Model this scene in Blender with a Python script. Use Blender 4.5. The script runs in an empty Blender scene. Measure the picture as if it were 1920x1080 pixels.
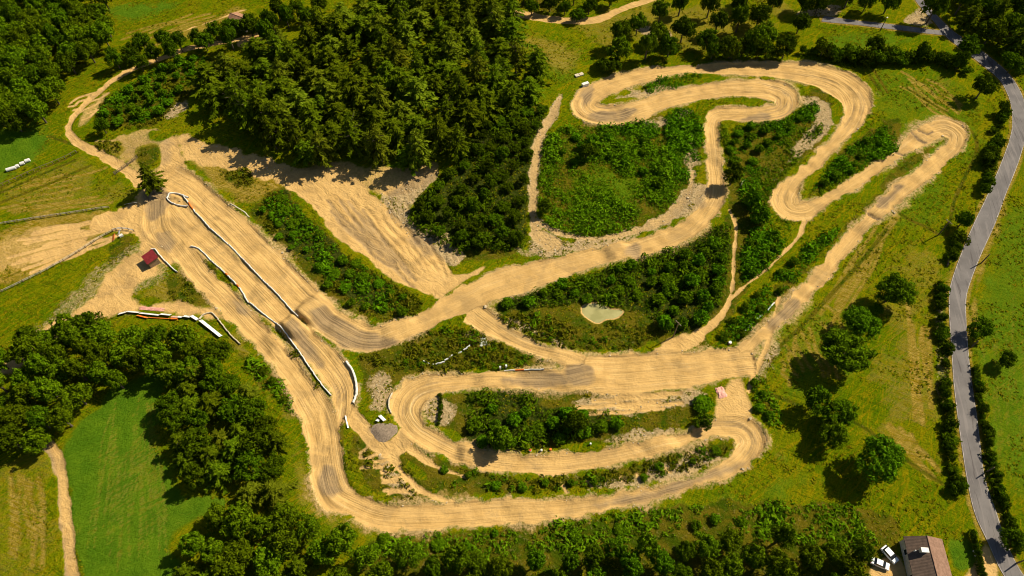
import bpy, math, random
import numpy as np
from mathutils import Vector, Matrix

random.seed(7)
RNG = np.random.default_rng(11)
R = math.radians
scene = bpy.context.scene
COL = scene.collection

# ------------------------------------------------------------------ camera
PITCH, CAM_H, FPX = 56.0, 171.0, 1280.0
CAM = np.array([0.0, -CAM_H / math.tan(R(PITCH)), CAM_H])
cam_d = bpy.data.cameras.new("camera")
cam_d.lens = 24.0
cam_d.sensor_width = 36.0
cam_d.clip_start = 1.0
cam_d.clip_end = 8000.0
cam = bpy.data.objects.new("camera", cam_d)
COL.objects.link(cam)
cam.location = CAM
cam.rotation_euler = (R(90 - PITCH), 0, 0)
scene.camera = cam

# ------------------------------------------------------------------ sky, sun, exposure
SUN_EL, SHADOW_DIR = 43.5, (-0.88, -0.47)
az = math.atan2(-SHADOW_DIR[1], -SHADOW_DIR[0])
TO_SUN = Vector((math.cos(az) * math.cos(R(SUN_EL)), math.sin(az) * math.cos(R(SUN_EL)), math.sin(R(SUN_EL))))
world = bpy.data.worlds.new("World")
scene.world = world
world.use_nodes = True
wn = world.node_tree.nodes
sky = wn.new("ShaderNodeTexSky")
sky.sky_type = 'NISHITA'
sky.sun_disc = False
sky.sun_elevation = R(SUN_EL)
sky.sun_rotation = math.pi / 2 - az
sky.air_density = 1.0
sky.dust_density = 1.0
world.node_tree.links.new(sky.outputs[0], wn["Background"].inputs[0])
wn["Background"].inputs[1].default_value = 0.05
sun_d = bpy.data.lights.new("sun", 'SUN')
sun_d.energy = 5.0
sun_d.angle = R(0.5)
sun_d.color = (1.0, 0.91, 0.72)
sun = bpy.data.objects.new("sun", sun_d)
COL.objects.link(sun)
sun.location = TO_SUN * 400
sun.rotation_euler = TO_SUN.to_track_quat('Z', 'Y').to_euler()
scene.view_settings.view_transform = 'Standard'
scene.view_settings.look = 'None'
scene.view_settings.exposure = 0.52
scene.view_settings.gamma = 1.0
scene.cycles.filter_width = 1.0
scene.cycles.max_bounces = 4
scene.cycles.diffuse_bounces = 1

# ------------------------------------------------------------------ ground mapping
def h0(x, y):
    """broad relief of the site"""
    g = lambda cx, cy, sx, sy, a: a * np.exp(-((x - cx) / sx) ** 2 - ((y - cy) / sy) ** 2)
    return (g(-50, 95, 70, 40, 4.5) + g(150, 60, 60, 50, 1.2) + g(-120, -45, 40, 30, 1.5)
            + g(30, 20, 40, 25, -1.0) + g(20, -45, 50, 18, -0.6) + 0.5 * np.sin(x * 0.021 + 1) * np.cos(y * 0.027))

SP, CP = math.sin(R(PITCH)), math.cos(R(PITCH))
def ray(px, py):
    a, b = (np.asarray(px, float) - 960) / FPX, (540 - np.asarray(py, float)) / FPX
    return a, CP + b * SP, -SP + b * CP
def G(px, py, up=0.0):
    """ground point under a photo pixel (or the point 'up' metres over the ground seen there)"""
    dx, dy, dz = ray(px, py)
    z = np.zeros_like(dx)
    for _ in range(6):
        t = (z + up - CAM[2]) / dz
        x, y = CAM[0] + dx * t, CAM[1] + dy * t
        z = h0(x, y)
    return np.stack([x, y], -1)
def GP(pts, up=0.0):
    p = np.array(pts, float)
    return G(p[:, 0], p[:, 1], up)

# ------------------------------------------------------------------ numeric helpers
_tab = np.random.default_rng(3).random((256, 256)).astype(np.float32)
def vnoise(x, y, s, seed=0):
    x = x * s + seed * 17.3; y = y * s + seed * 31.7
    xi, yi = np.floor(x).astype(np.int64), np.floor(y).astype(np.int64)
    fx, fy = (x - xi), (y - yi)
    fx = fx * fx * (3 - 2 * fx); fy = fy * fy * (3 - 2 * fy)
    a = _tab[xi & 255, yi & 255]; b = _tab[(xi + 1) & 255, yi & 255]
    c = _tab[xi & 255, (yi + 1) & 255]; d = _tab[(xi + 1) & 255, (yi + 1) & 255]
    return (a * (1 - fx) + b * fx) * (1 - fy) + (c * (1 - fx) + d * fx) * fy
def fbm(x, y, s, seed=0, o=4):
    r, amp, tot = 0, 1.0, 0
    for k in range(o):
        r = r + amp * vnoise(x, y, s * 2 ** k, seed + k); tot += amp; amp *= 0.5
    return r / tot
def sstep(a, b, x):
    t = np.clip((x - a) / (b - a), 0, 1)
    return t * t * (3 - 2 * t)

STEP = 0.5
cx = np.arange(-270, 270 + 1e-6, STEP); cy = np.arange(-104, 222 + 1e-6, STEP)
def grow(end, sign):
    out, d, v = [], STEP, end
    while abs(v - end) < 3500:
        d *= 1.35; v += sign * d; out.append(v)
    return np.array(out)
XS = np.concatenate([grow(cx[0], -1)[::-1], cx, grow(cx[-1], 1)])
YS = np.concatenate([grow(cy[0], -1)[::-1], cy, grow(cy[-1], 1)])
X, Y = np.meshgrid(XS, YS)
NY, NX = X.shape
ix0, iy0 = int(np.searchsorted(XS, cx[0])), int(np.searchsorted(YS, cy[0]))
def win(xmin, xmax, ymin, ymax):
    """slices of the grid covering a box"""
    i0, i1 = np.searchsorted(XS, xmin), np.searchsorted(XS, xmax)
    j0, j1 = np.searchsorted(YS, ymin), np.searchsorted(YS, ymax)
    return slice(max(j0, 0), max(j1, 0)), slice(max(i0, 0), max(i1, 0))
NZ1 = fbm(X, Y, 0.35, 1, 3) - 0.5      # fine ragged-edge noise
NZ2 = fbm(X, Y, 0.09, 5, 3) - 0.5
H = h0(X, Y) + 0.5 * NZ1 * 0.5 + 0.8 * NZ2 * 0.6

def sdf(P, qx, qy):
    """signed distance to polygon, positive inside"""
    d = np.full(qx.shape, 1e9); ins = np.zeros(qx.shape, bool)
    n = len(P)
    for i in range(n):
        ax, ay = P[i]; bx, by = P[(i + 1) % n]
        ex, ey = bx - ax, by - ay
        t = np.clip(((qx - ax) * ex + (qy - ay) * ey) / (ex * ex + ey * ey + 1e-9), 0, 1)
        d = np.minimum(d, (qx - ax - ex * t) ** 2 + (qy - ay - ey * t) ** 2)
        cond = (ay > qy) != (by > qy)
        with np.errstate(divide='ignore', invalid='ignore'):
            xx = ax + (qy - ay) * ex / (ey if abs(ey) > 1e-9 else 1e-9)
        ins ^= cond & (qx < xx)
    d = np.sqrt(d)
    return np.where(ins, d, -d)
def smooth_closed(P, n=4):
    P = np.asarray(P, float)
    for _ in range(2):
        Q = np.roll(P, -1, 0)
        P = np.stack([0.75 * P + 0.25 * Q, 0.25 * P + 0.75 * Q], 1).reshape(-1, 2)
    return P

CH = {k: np.zeros(X.shape, np.float32) for k in ("sand", "pale", "green", "dry", "scrub", "soil", "thicket_shade")}
def paint(pts, ch, w=1.0, blur=2.0, rag=3.0, mode='max'):
    P = smooth_closed(GP(pts))
    m = blur + rag + 1
    sl = win(P[:, 0].min() - m, P[:, 0].max() + m, P[:, 1].min() - m, P[:, 1].max() + m)
    d = sdf(P, X[sl], Y[sl]) + rag * 2 * (NZ1[sl] * 0.6 + NZ2[sl])
    v = w * sstep(-blur, blur, d)
    if mode == 'max':
        CH[ch][sl] = np.maximum(CH[ch][sl], v)
    else:
        CH[ch][sl] = CH[ch][sl] * (1 - sstep(-blur, blur, d))
    return sl, d

# ------------------------------------------------------------------ tracks (pairs of edge points)
def catmull(P, n):
    P = np.asarray(P, float)
    Q = np.vstack([2 * P[0] - P[1], P, 2 * P[-1] - P[-2]])
    out = []
    for i in range(1, len(Q) - 2):
        for k in range(n):
            t = k / n
            a, b, c, d = Q[i - 1], Q[i], Q[i + 1], Q[i + 2]
            out.append(0.5 * (2 * b + (c - a) * t + (2 * a - 5 * b + 4 * c - d) * t * t + (3 * b - a - 3 * c + d) * t ** 3))
    out.append(P[-1])
    return np.array(out)
def resample(P, step):
    L = np.concatenate([[0], np.cumsum(np.linalg.norm(np.diff(P[:, :2], axis=0), axis=1))])
    s = np.linspace(0, L[-1], max(2, int(L[-1] / step) + 1))
    return np.stack([np.interp(s, L, P[:, k]) for k in range(P.shape[1])], 1), s

E = np.full(X.shape, -99.0, np.float32)      # metres inside the nearest track edge
U = np.zeros(X.shape, np.float32); D = np.zeros(X.shape, np.float32)
CURV = np.zeros(X.shape, np.float32)
EP = np.full(X.shape, -99.0, np.float32)     # same for the narrow paths
EG = np.full(X.shape, -99.0, np.float32)     # same for the stony lanes
U_BASE = [0.0]
SAMPLES = []
def ribbon(A, B, field, margin=5.0, store=True):
    C = np.hstack([(A + B) / 2, A, B])
    C, s = resample(C, 0.5)
    c, a, b = C[:, :2], C[:, 2:4], C[:, 4:6]
    t = np.gradient(c, axis=0); t /= np.linalg.norm(t, axis=1)[:, None] + 1e-9
    k = np.ones(9) / 9
    t = np.stack([np.convolve(np.pad(t[:, q], 4, mode='edge'), k, 'valid') for q in (0, 1)], 1)
    t /= np.linalg.norm(t, axis=1)[:, None] + 1e-9
    n = np.stack([-t[:, 1], t[:, 0]], 1)
    da, db = ((a - c) * n).sum(1), ((b - c) * n).sum(1)
    lo, hi = np.minimum(da, db), np.maximum(da, db)
    lo, hi = np.minimum(lo, -0.4), np.maximum(hi, 0.4)
    ang = np.unwrap(np.arctan2(t[:, 1], t[:, 0]))
    curv = np.convolve(np.abs(np.gradient(ang)) / 0.5, np.ones(9) / 9, 'same')
    u0 = U_BASE[0]; U_BASE[0] += s[-1] + 40
    for i in range(len(c)):
        r = max(-lo[i], hi[i]) + margin
        sl = win(c[i, 0] - r, c[i, 0] + r, c[i, 1] - r, c[i, 1] + r)
        dx, dy = X[sl] - c[i, 0], Y[sl] - c[i, 1]
        al, dd = dx * t[i, 0] + dy * t[i, 1], dx * n[i, 0] + dy * n[i, 1]
        e = np.minimum(dd - lo[i], hi[i] - dd) - np.maximum(np.abs(al) - 0.9, 0) * 4
        up = (e > field[sl]) & (np.abs(al) < 2.0)
        f = field[sl]; f[up] = e[up]
        if store:
            for F, v in ((U, u0 + s[i] + al), (D, dd), (CURV, np.full(e.shape, curv[i]))):
                q = F[sl]; q[up] = v[up]
    SAMPLES.append((c, t))
def track(pairs):
    p = np.array(pairs, float)
    pl, pr = catmull(p[:, :2], 6), catmull(p[:, 2:], 6)
    ribbon(G(pl[:, 0], pl[:, 1]), G(pr[:, 0], pr[:, 1]), E)
def path(pts, hw, field=None):
    p = catmull(pts, 6)
    c = G(p[:, 0], p[:, 1])
    hw = np.interp(np.linspace(0, 1, len(c)), np.linspace(0, 1, len(hw)), hw) if np.ndim(hw) else np.full(len(c), hw)
    t = np.gradient(c, axis=0); t /= np.linalg.norm(t, axis=1)[:, None] + 1e-9
    n = np.stack([-t[:, 1], t[:, 0]], 1)
    ribbon(c + n * hw[:, None], c - n * hw[:, None], EP if field is None else field, 3.0, False)

TRACK_MAIN = [(345,316,296,350),(375,335,335,372),(420,375,375,410),(470,420,425,460),(540,490,482,519),(600,550,545,583),(650,590,585,615),(690,607,625,645),(720,612,665,660),
 (755,600,705,660),(800,578,760,640),(850,552,830,606),(900,520,870,594),(950,502,905,573),(1030,482,985,545),(1090,470,1050,520),(1155,458,1140,492),(1200,446,1190,486),
 (1262,422,1275,458),(1300,398,1325,422),(1322,368,1358,380),(1328,335,1358,345),(1326,300,1352,310),(1323,265,1350,265),(1322,236,1347,238),(1335,206,1356,226),(1370,200,1385,227),(1420,200,1430,228),
 (1448,196,1468,222),(1452,194,1488,208),(1451,192,1496,190),(1449,190,1488,168),(1438,187,1462,154),(1410,182,1415,150),(1370,180,1370,152),(1325,186,1325,157),(1265,198,1262,168),(1225,213,1200,187),
 (1188,228,1172,193),(1152,234,1145,198),(1118,233,1127,196),(1088,223,1121,193),(1072,203,1121,190),(1080,180,1126,185),(1102,160,1145,178),(1140,143,1182,163),(1200,131,1235,149),(1255,126,1290,136),(1320,121,1338,138),
 (1400,117,1400,141),(1480,117,1470,148),(1550,124,1530,163),(1592,136,1560,180),(1622,160,1578,200),(1632,190,1581,220),(1620,225,1568,245),(1585,264,1535,282),(1545,306,1500,314),(1516,330,1468,345),(1502,355,1452,365),
 (1499,370,1447,382),(1502,378,1462,403),(1512,377,1503,414),(1526,371,1528,402),(1550,360,1562,377),(1590,338,1610,350),(1630,310,1650,323),(1675,286,1685,297),(1688,276,1702,288),(1696,256,1738,272),(1715,241,1757,262),
 (1742,229,1767,257),(1776,221,1774,258),(1803,232,1778,263),(1811,252,1778,270),(1804,278,1770,278),(1776,307,1742,297),(1737,340,1710,325),(1708,362,1668,355),(1680,386,1645,380),(1656,404,1624,400),
 (1640,416,1600,425),(1605,456,1560,470),(1560,511,1508,530),(1515,560,1460,580),(1470,601,1420,620),(1440,632,1388,650),(1412,660,1362,668)]
TRACK_HOME = [(1408,650,1400,705),(1375,652,1395,706),(1300,660,1300,722),(1240,658,1240,732),(1170,666,1170,738),(1110,668,1110,738),(1060,692,1060,735),(1000,696,1000,730),(930,698,930,728),(870,700,880,729),(800,706,835,735),
 (760,718,803,748),(740,738,791,762),(732,765,788,775),(745,795,793,790),(770,820,805,802),(810,845,830,815),(860,868,870,833),(910,882,925,845),(970,888,980,853),(1040,890,1050,850),(1110,880,1110,843),(1180,865,1190,830),
 (1240,850,1240,820),(1285,836,1290,811),(1318,822,1312,800),(1338,816,1330,788),(1354,817,1355,784),(1368,819,1395,785),(1377,825,1422,797),(1380,833,1435,816),(1376,845,1428,842),(1362,862,1405,868),(1330,882,1370,892),
 (1270,905,1310,913),(1200,918,1240,935),(1120,930,1150,956),(1020,937,1040,975),(920,938,930,986),(830,945,820,993),(760,945,740,996),(720,943,690,987),(680,928,648,966),(657,905,603,950),(645,870,590,925),(640,840,583,890),
 (632,795,578,830),(626,768,567,790),(612,742,553,765),(600,735,538,725),(575,700,510,688),(525,640,480,648),(480,592,440,610),(440,547,405,572),(398,512,362,527),(378,482,325,482),(362,458,298,450),(345,425,268,420),(335,380,272,385)]
TRACK_MID = [(345,375,300,405),(375,410,325,440),(425,462,370,467),(480,519,420,512),(530,567,468,567),(563,602,530,622),(612,645,565,660),(648,680,597,706),(666,710,618,736),(668,738,624,760),(655,768,628,795),(642,795,600,840)]
TRACK_LINK = [(915,580,862,596),(950,611,912,626),(1000,640,965,652),(1060,660,1030,674),(1100,668,1075,695)]
for T in (TRACK_MAIN, TRACK_HOME, TRACK_MID, TRACK_LINK):
    track(T)
path([(262,345),(240,322),(200,296),(160,275),(135,258),(128,240),(140,215),(165,190),(200,160),(215,148),(250,128),(300,110),(350,92),(400,82),(440,75),(485,62)], [2.0,1.8,1.4,1.2,1.2,1.2,1.3,1.8,1.5,1.2])
path([(70,826),(92,836),(108,862),(116,910),(123,970),(131,1040),(140,1110)], [1.6,1.5,1.4,1.4,1.5])
path([(1052,178),(1036,215),(1013,255),(1003,310),(999,360),(1001,410),(1012,440),(1042,462)], [0.7,1.6,2.0,1.8,1.6,1.6,2.6,3.2], EG)
path([(1012,418),(1050,436),(1110,447),(1165,440),(1225,420),(1268,392),(1290,362),(1300,320)], [1.6,1.2,1.0,1.3,2.0,2.2,1.6,.6], EG)
path([(1368,395),(1380,425),(1376,480),(1374,530),(1366,565),(1352,592),(1330,612),(1295,640),(1262,655),(1235,668)], [0.5,0.5,0.5,0.6,0.7,1.0,1.9,2.2,2.2])
path([(1510,412),(1492,450),(1440,502),(1392,540),(1368,562)], [0.9,0.6,0.45,0.5])
path([(648,768),(680,800),(706,830),(730,842),(756,826),(762,812)], [2.6,2.0,2.0,2.4,2.6,2.6])
path([(733,842),(742,868),(768,900),(802,926),(845,942)], [1.3,0.9,0.8,0.9])
path([(770,842),(800,865),(830,880),(870,893)], [0.8,0.6,0.4])
path([(925,12),(985,28),(1060,38),(1120,36),(1168,16),(1235,-6)], [2.6,2.6,2.6,1.8,1.8])
path([(-5,700),(20,682),(60,650),(110,615)], [1.8,1.8,2.4])
path([(300,110),(250,130),(215,150)], 1.0)
path([(1460,560),(1440,640),(1420,690),(1405,730)], [0.4,0.7,1.0])
path([(310,72),(360,52),(410,35),(460,18)], [0.5,0.5])

# jumps: table tops across a lane (photo pixel, length m, height m)
def lane_dir(p):
    best = min(SAMPLES[:4], key=lambda S: ((S[0] - p) ** 2).sum(1).min())
    i = ((best[0] - p) ** 2).sum(1).argmin()
    return best[1][i]
JUMPS = [(1158,472,4,1.1,2.5),(1652,398,4,0.6,2),(1626,422,4,0.5,2),(1700,280,4,0.6,2),(1676,295,4,0.5,2),(556,612,3.5,1.4,3),(1085,705,7,0.9,6),(1468,580,2.5,0.5,1.2),(1448,602,2.5,0.5,1.2),(1425,628,3,0.5,2),(930,714,5,1.0,5),(880,862,3,1.1,2),(1240,838,4,0.9,3),
         (495,560,4,.6,4),(440,520,4,.6,4),(520,470,4,.5,5),(450,405,5,.5,5),(1330,290,3,.7,3),(578,592,3,1.4,5),(640,620,3,.5,4),(1728,258,2,.4,2),(1745,248,2,.4,2),(760,650,4,.4,4),(1530,500,4,.5,4),(1330,905,5,.6,6),(1000,958,5,.6,6),(1180,193,4,.5,5),(1420,165,4,.5,5),(1482,560,2.5,.4,2),(1500,540,2.5,.4,2)]
BUMP = np.zeros(X.shape, np.float32)
for (jx, jy, ln, hh, top) in JUMPS:
    p = G(jx, jy); t = lane_dir(p)
    sl = win(p[0] - 22, p[0] + 22, p[1] - 22, p[1] + 22)
    s = (X[sl] - p[0]) * t[0] + (Y[sl] - p[1]) * t[1]
    w = (X[sl] - p[0]) * -t[1] + (Y[sl] - p[1]) * t[0]
    prof = np.clip(1 - (np.abs(s + 0.5 * np.sin(w * 0.5)) - top / 2) / ln, 0, 1)
    BUMP[sl] += hh * sstep(0, 1, prof) * sstep(-0.6, 1.2, E[sl]) * sstep(13, 7, np.abs(w))
# rolling whoops and ruts worn into the lanes
IN = sstep(-0.3, 1.0, E)
H += BUMP - 0.28 * sstep(-0.2, 1.4, E)
H += IN * 0.10 * np.sin(U * 0.9 + 2 * np.sin(U * 0.13)) * sstep(0.45, 0.75, vnoise(U, D * 0, 0.03, 9))
H += IN * (0.08 + 2.4 * np.minimum(CURV, 0.12)) * (vnoise(D * 2.1 + NZ2 * 1.5, U * 0.05, 0.55, 4) - 0.5)
RUT = np.zeros(X.shape, np.float32)
for k in range(11):
    off = (vnoise(U, U * 0, 0.022, 40 + k) - 0.5) * 9.5 + (vnoise(U, U * 0, 0.10, 60 + k) - 0.5) * 1.2
    on = sstep(0.35, 0.55, vnoise(U, U * 0, 0.03, 80 + k))
    RUT = np.maximum(RUT, on * np.exp(-((D - off) / 0.34) ** 2))
RUT *= IN * (0.45 + np.minimum(CURV * 8, 0.55))
H -= 0.13 * RUT
for k in range(5):
    off = (vnoise(U, U * 0, 0.03, 140 + k) - 0.5) * 10
    H += IN * 0.12 * np.exp(-((D - off) / 0.55) ** 2)
rim = np.exp(-((E + 0.45) / 0.65) ** 2)
H += rim * (0.10 + 0.55 * vnoise(X, Y, 0.16, 12)) * (0.55 + 0.35 * np.minimum(CURV * 12, 1.0))
H -= 0.15 * sstep(-0.3, 0.7, np.maximum(EP, EG))
# furrows and fence banks crossing the meadows
def furrow(pts, depth=0.4, wid=0.5, ch='scrub', wgt=0.9):
    P, _ = resample(GP(catmull(pts, 5)), 0.5)
    for q in P:
        sl = win(q[0] - 3, q[0] + 3, q[1] - 3, q[1] + 3)
        d = np.hypot(X[sl] - q[0], Y[sl] - q[1])
        H[sl] = np.minimum(H[sl], H[sl] - depth * 0.25 * np.exp(-(d / wid) ** 2))
        CH[ch][sl] = np.maximum(CH[ch][sl], wgt * np.exp(-(d / (wid * 1.6)) ** 2))
for f in ([(1442,680),(1462,650),(1500,615),(1560,550),(1610,495),(1655,440),(1662,430)], [(1775,440),(1782,410),(1790,375),(1810,330),(1825,300),(1832,270),(1815,240),(1780,215)],
          [(1620,105),(1640,135),(1665,175)], [(1630,140),(1650,170)], [(1700,165),(1740,190),(1780,212)], [(1682,397),(1710,415),(1735,425),(1758,438)], [(1595,788),(1625,805),(1650,825)], [(1690,855),(1740,890),(1765,905)],
          [(1430,735),(1460,745),(1500,760)], [(0,352),(60,325),(120,298),(145,285)], [(0,362),(60,335),(140,300)], [(640,785),(640,840),(648,880)], [(0,380),(90,345),(170,310)], [(90,255),(150,275)],
          [(470,400),(540,470),(600,540),(660,590)], [(640,365),(720,420),(790,480),(840,520)], [(660,360),(740,420),(820,485)]):
    furrow(f)

LR = random.Random(4)
def lines(a0, a1, b0, b1, n, ch, w, wid, depth=0.25, jit=4):
    """n roughly parallel worn lines between the two end segments"""
    for k in range(n):
        f = (k + LR.random() * 0.8) / n; g0, g1 = sorted((LR.random() * 0.4, 1 - LR.random() * 0.4))
        p = [a0[i] + (a1[i] - a0[i]) * f for i in (0, 1)]; q = [b0[i] + (b1[i] - b0[i]) * f for i in (0, 1)]
        pts = [(p[0] + (q[0] - p[0]) * t + LR.uniform(-jit, jit), p[1] + (q[1] - p[1]) * t + LR.uniform(-jit, jit) * .6) for t in np.linspace(g0, g1, 5)]
        furrow(pts, depth, wid, ch, w)
furrow([(1628,401),(1640,409),(1654,414)], 1.6, .4, 'soil', 1)
furrow([(1676,284),(1686,289),(1697,292)], 1.4, .4, 'soil', 1)
furrow([(1708,248),(1722,262),(1735,268)], .8, .35, 'soil', 1)
furrow([(1722,244),(1738,252),(1748,248)], .8, .35, 'soil', 1)
lines((650,370),(830,320),(800,540),(880,490),14,'scrub',.7,.4,1.0,3)
lines((560,350),(650,345),(760,535),(810,560),8,'soil',.7,.5,.7,4)
lines((0,435),(0,540),(240,405),(240,440),16,'sand',.95,.55,.1,3)
lines((0,435),(0,540),(240,405),(240,440),10,'scrub',.6,.4,.2,3)
lines((0,350),(0,415),(200,300),(230,385),9,'dry',.9,.5,.15,4)
lines((150,1080),(330,1080),(205,745),(290,740),22,'dry',.42,.35,.12,4)
lines((340,930),(390,975),(230,900),(300,990),5,'dry',.3,.35,.1,3)
lines((1700,560),(1745,560),(1715,800),(1750,800),6,'soil',.5,.5,.2,3)
lines((1700,560),(1745,560),(1715,800),(1750,800),6,'dry',1,.6,.1,3)
lines((1650,790),(1680,780),(1750,910),(1770,890),5,'dry',1,.6,.15,3)
lines((1640,130),(1720,130),(1790,240),(1830,210),9,'dry',.9,.5,.2,5)
lines((1640,420),(1700,380),(1500,640),(1560,640),9,'dry',.8,.5,.2,6)
lines((1450,640),(1550,560),(1480,740),(1640,720),10,'dry',.8,.5,.15,8)
lines((1840,560),(1920,540),(1860,900),(1930,940),8,'dry',.35,.5,.12,6)
lines((10,860),(80,850),(20,1070),(95,1070),8,'dry',.8,.5,.15,5)
lines((210,70),(260,100),(440,0),(470,20),7,'dry',.8,.6,.15,4)
lines((100,200),(150,240),(200,160),(215,190),6,'sand',.8,.5,.2,4)
lines((60,600),(180,640),(200,510),(290,560),12,'scrub',.6,.45,.2,5)
lines((1040,930),(1300,880),(1030,912),(1290,866),5,'sand',.8,.4,.2,4)
lines((650,850),(720,930),(740,830),(800,930),9,'sand',.85,.45,.2,5)
furrow([(80,832),(92,865),(100,920),(107,1000),(120,1100)], .2, .9, 'soil', .9)
lines((1300,345),(1325,365),(1100,450),(1120,468),7,'scrub',.8,.4,.4,3)
lines((1060,750),(1060,780),(1310,735),(1310,765),6,'sand',.9,.5,.25,4)
lines((1490,180),(1560,190),(1450,330),(1490,330),8,'scrub',.7,.5,.25,4)
# ------------------------------------------------------------------ ground cover zones
Pn = paint
# lush grass
FIELD_LUSH = [(205,725),(310,695),(292,770),(300,850),(335,912),(420,935),(440,945),(350,990),(318,1015),(350,1060),(340,1120),(152,1120),(135,960),(118,850),(140,800),(180,770)]
FIELD_LEFT = [(-60,240),(85,238),(110,255),(90,285),(0,345),(-60,360)]
FIELD_EAST = [(1935,300),(1895,390),(1860,470),(1832,550),(1830,650),(1850,760),(1880,880),(1925,985),(2100,1000),(2100,300)]
Pn(FIELD_LUSH, 'green', 1.0, 1.5, 2); Pn(FIELD_LEFT, 'green', .9, 4, 4); Pn(FIELD_EAST, 'green', .62, 4, 5)
Pn([(1600,130),(1700,120),(1840,190),(1850,260),(1800,330),(1740,420),(1660,420),(1640,300),(1650,200)], 'green', .45, 6, 10)
Pn([(1440,640),(1560,560),(1640,580),(1560,760),(1470,760)], 'green', .45, 6, 9)
Pn([(1440,860),(1560,860),(1620,930),(1500,960),(1400,940)], 'green', .6, 6, 8)
Pn([(1560,55),(1650,60),(1750,75),(1640,100),(1540,90)], 'green', .6, 4, 4)
Pn([(190,10),(330,0),(330,20),(220,50)], 'green', .8, 4, 4)
Pn([(1060,60),(1100,130),(1060,160),(1010,110)], 'green', .5, 4, 6)
Pn([(1050,335),(1150,300),(1215,340),(1195,410),(1120,425),(1045,400)], 'green', .55, 4, 6)
Pn([(1395,320),(1480,300),(1440,370),(1410,390)], 'green', .7, 4, 4)
# yellow dry grass and straw
Pn([(-20,440),(200,425),(255,425),(200,440),(100,480),(-20,520)], 'sand', .5, 3, 5)
Pn([(-40,425),(240,392),(262,425),(210,438),(100,490),(-40,560)], 'dry', .9, 3, 5)
Pn([(0,345),(150,285),(230,340),(240,385),(0,415)], 'dry', .45, 5, 8)
Pn([(970,60),(1060,70),(1120,100),(1060,140),(1000,110)], 'dry', .6, 5, 6)
Pn([(1660,560),(1740,540),(1760,680),(1740,800),(1660,800),(1620,700)], 'dry', .5, 8, 10)
Pn([(1640,480),(1760,450),(1760,540),(1650,530)], 'dry', .45, 8, 10)
Pn([(1620,780),(1760,850),(1770,910),(1660,830)], 'dry', .5, 5, 8)
Pn([(560,800),(600,930),(700,985),(700,1000),(580,970),(540,860)], 'dry', .5, 3, 4)
Pn([(420,600),(560,760),(560,800),(450,680)], 'dry', .7, 3, 4)
Pn([(240,560),(420,585),(380,545),(320,520),(280,540)], 'dry', .6, 2, 3)
Pn([(1665,120),(1790,170),(1830,230),(1720,190)], 'dry', .4, 6, 8)
Pn([(300,70),(460,10),(470,25),(330,80)], 'dry', .7, 3, 5)
Pn([(1780,530),(1800,480),(1855,375),(1890,300),(1882,300),(1840,380),(1790,480),(1770,540)], 'dry', .7, 1.5, 1.5)
Pn([(1822,560),(1838,485),(1885,370),(1895,375),(1848,490),(1830,560),(1830,650),(1820,650)], 'dry', .8, 1.2, 1.5)
Pn([(-30,850),(60,840),(95,900),(105,1120),(-30,1120)], 'dry', .35, 4, 8)
Pn([(1400,700),(1450,690),(1430,800),(1500,860),(1440,870)], 'dry', .35, 4, 6)
Pn([(1080,20),(1250,0),(1500,0),(1450,60),(1350,110),(1200,90),(1100,80)], 'dry', .5, 6, 10)
# mossy rough ground
for z in ([(465,390),(525,345),(565,392),(600,440),(700,515),(800,560),(790,595),(730,612),(660,582),(600,535),(540,470),(490,420)],
          [(655,665),(740,632),(850,605),(950,640),(1050,680),(960,692),(745,700),(730,760),(690,750),(675,700)],
          [(770,832),(900,885),(1050,897),(1250,857),(1375,822),(1372,852),(1250,895),(1120,915),(960,925),(850,930),(760,860)],
          [(648,790),(740,850),(830,940),(700,938),(655,890)],
          [(905,580),(1000,550),(1160,498),(1290,462),(1358,415),(1368,440),(1360,560),(1290,640),(1240,650),(1090,660),(1000,630)],
          [(1020,260),(1080,235),(1320,200),(1315,330),(1250,400),(1150,440),(1030,420),(1005,350)],
          [(740,420),(830,330),(960,190),(1040,190),(1000,300),(995,460),(920,490),(840,500)],
          [(1355,235),(1500,220),(1520,150),(1570,190),(1560,250),(1470,340),(1440,400),(1400,560),(1330,640),(1300,650),(1370,540),(1360,400)],
          [(1505,375),(1580,270),(1670,215),(1690,250),(1680,285),(1600,330),(1530,365)],
          [(1360,650),(1500,500),(1620,395),(1690,300),(1760,265),(1720,310),(1640,375),(1520,500),(1400,640)],
          [(800,745),(880,735),(1330,725),(1320,790),(1180,830),(950,850),(830,812)],
          [(170,200),(230,160),(400,100),(420,140),(330,200),(300,240),(200,245)],
          [(430,650),(520,690),(600,790),(560,790),(480,710)], [(500,610),(620,740),(590,735),(510,640)], [(372,470),(440,540),(420,535),(380,500)], [(680,1000),(1000,985),(1250,950),(1500,930),(1700,950),(1660,1120),(640,1120)],
          [(1400,700),(1430,760),(1440,800),(1460,790),(1440,720)], [(960,0),(1100,0),(1040,30),(960,15)], [(205,445),(265,440),(215,500),(190,500)], [(340,490),(420,580),(300,560)]):
    Pn(z, 'scrub', 0.95, 1.5, 3)
Pn([(1060,345),(1150,315),(1205,345),(1180,400),(1120,410),(1060,390)], 'scrub', 1, 5, 6, 'erase')
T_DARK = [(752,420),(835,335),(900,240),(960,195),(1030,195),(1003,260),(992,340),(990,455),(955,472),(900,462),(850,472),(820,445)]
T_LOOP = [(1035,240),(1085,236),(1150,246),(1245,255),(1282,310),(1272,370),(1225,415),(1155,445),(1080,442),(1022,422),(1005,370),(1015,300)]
T_POND = [(908,578),(1000,550),(1160,497),(1290,462),(1350,420),(1366,440),(1360,560),(1300,618),(1248,625),(1240,600),(1180,575),(1090,565),(1000,578)]
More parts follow.
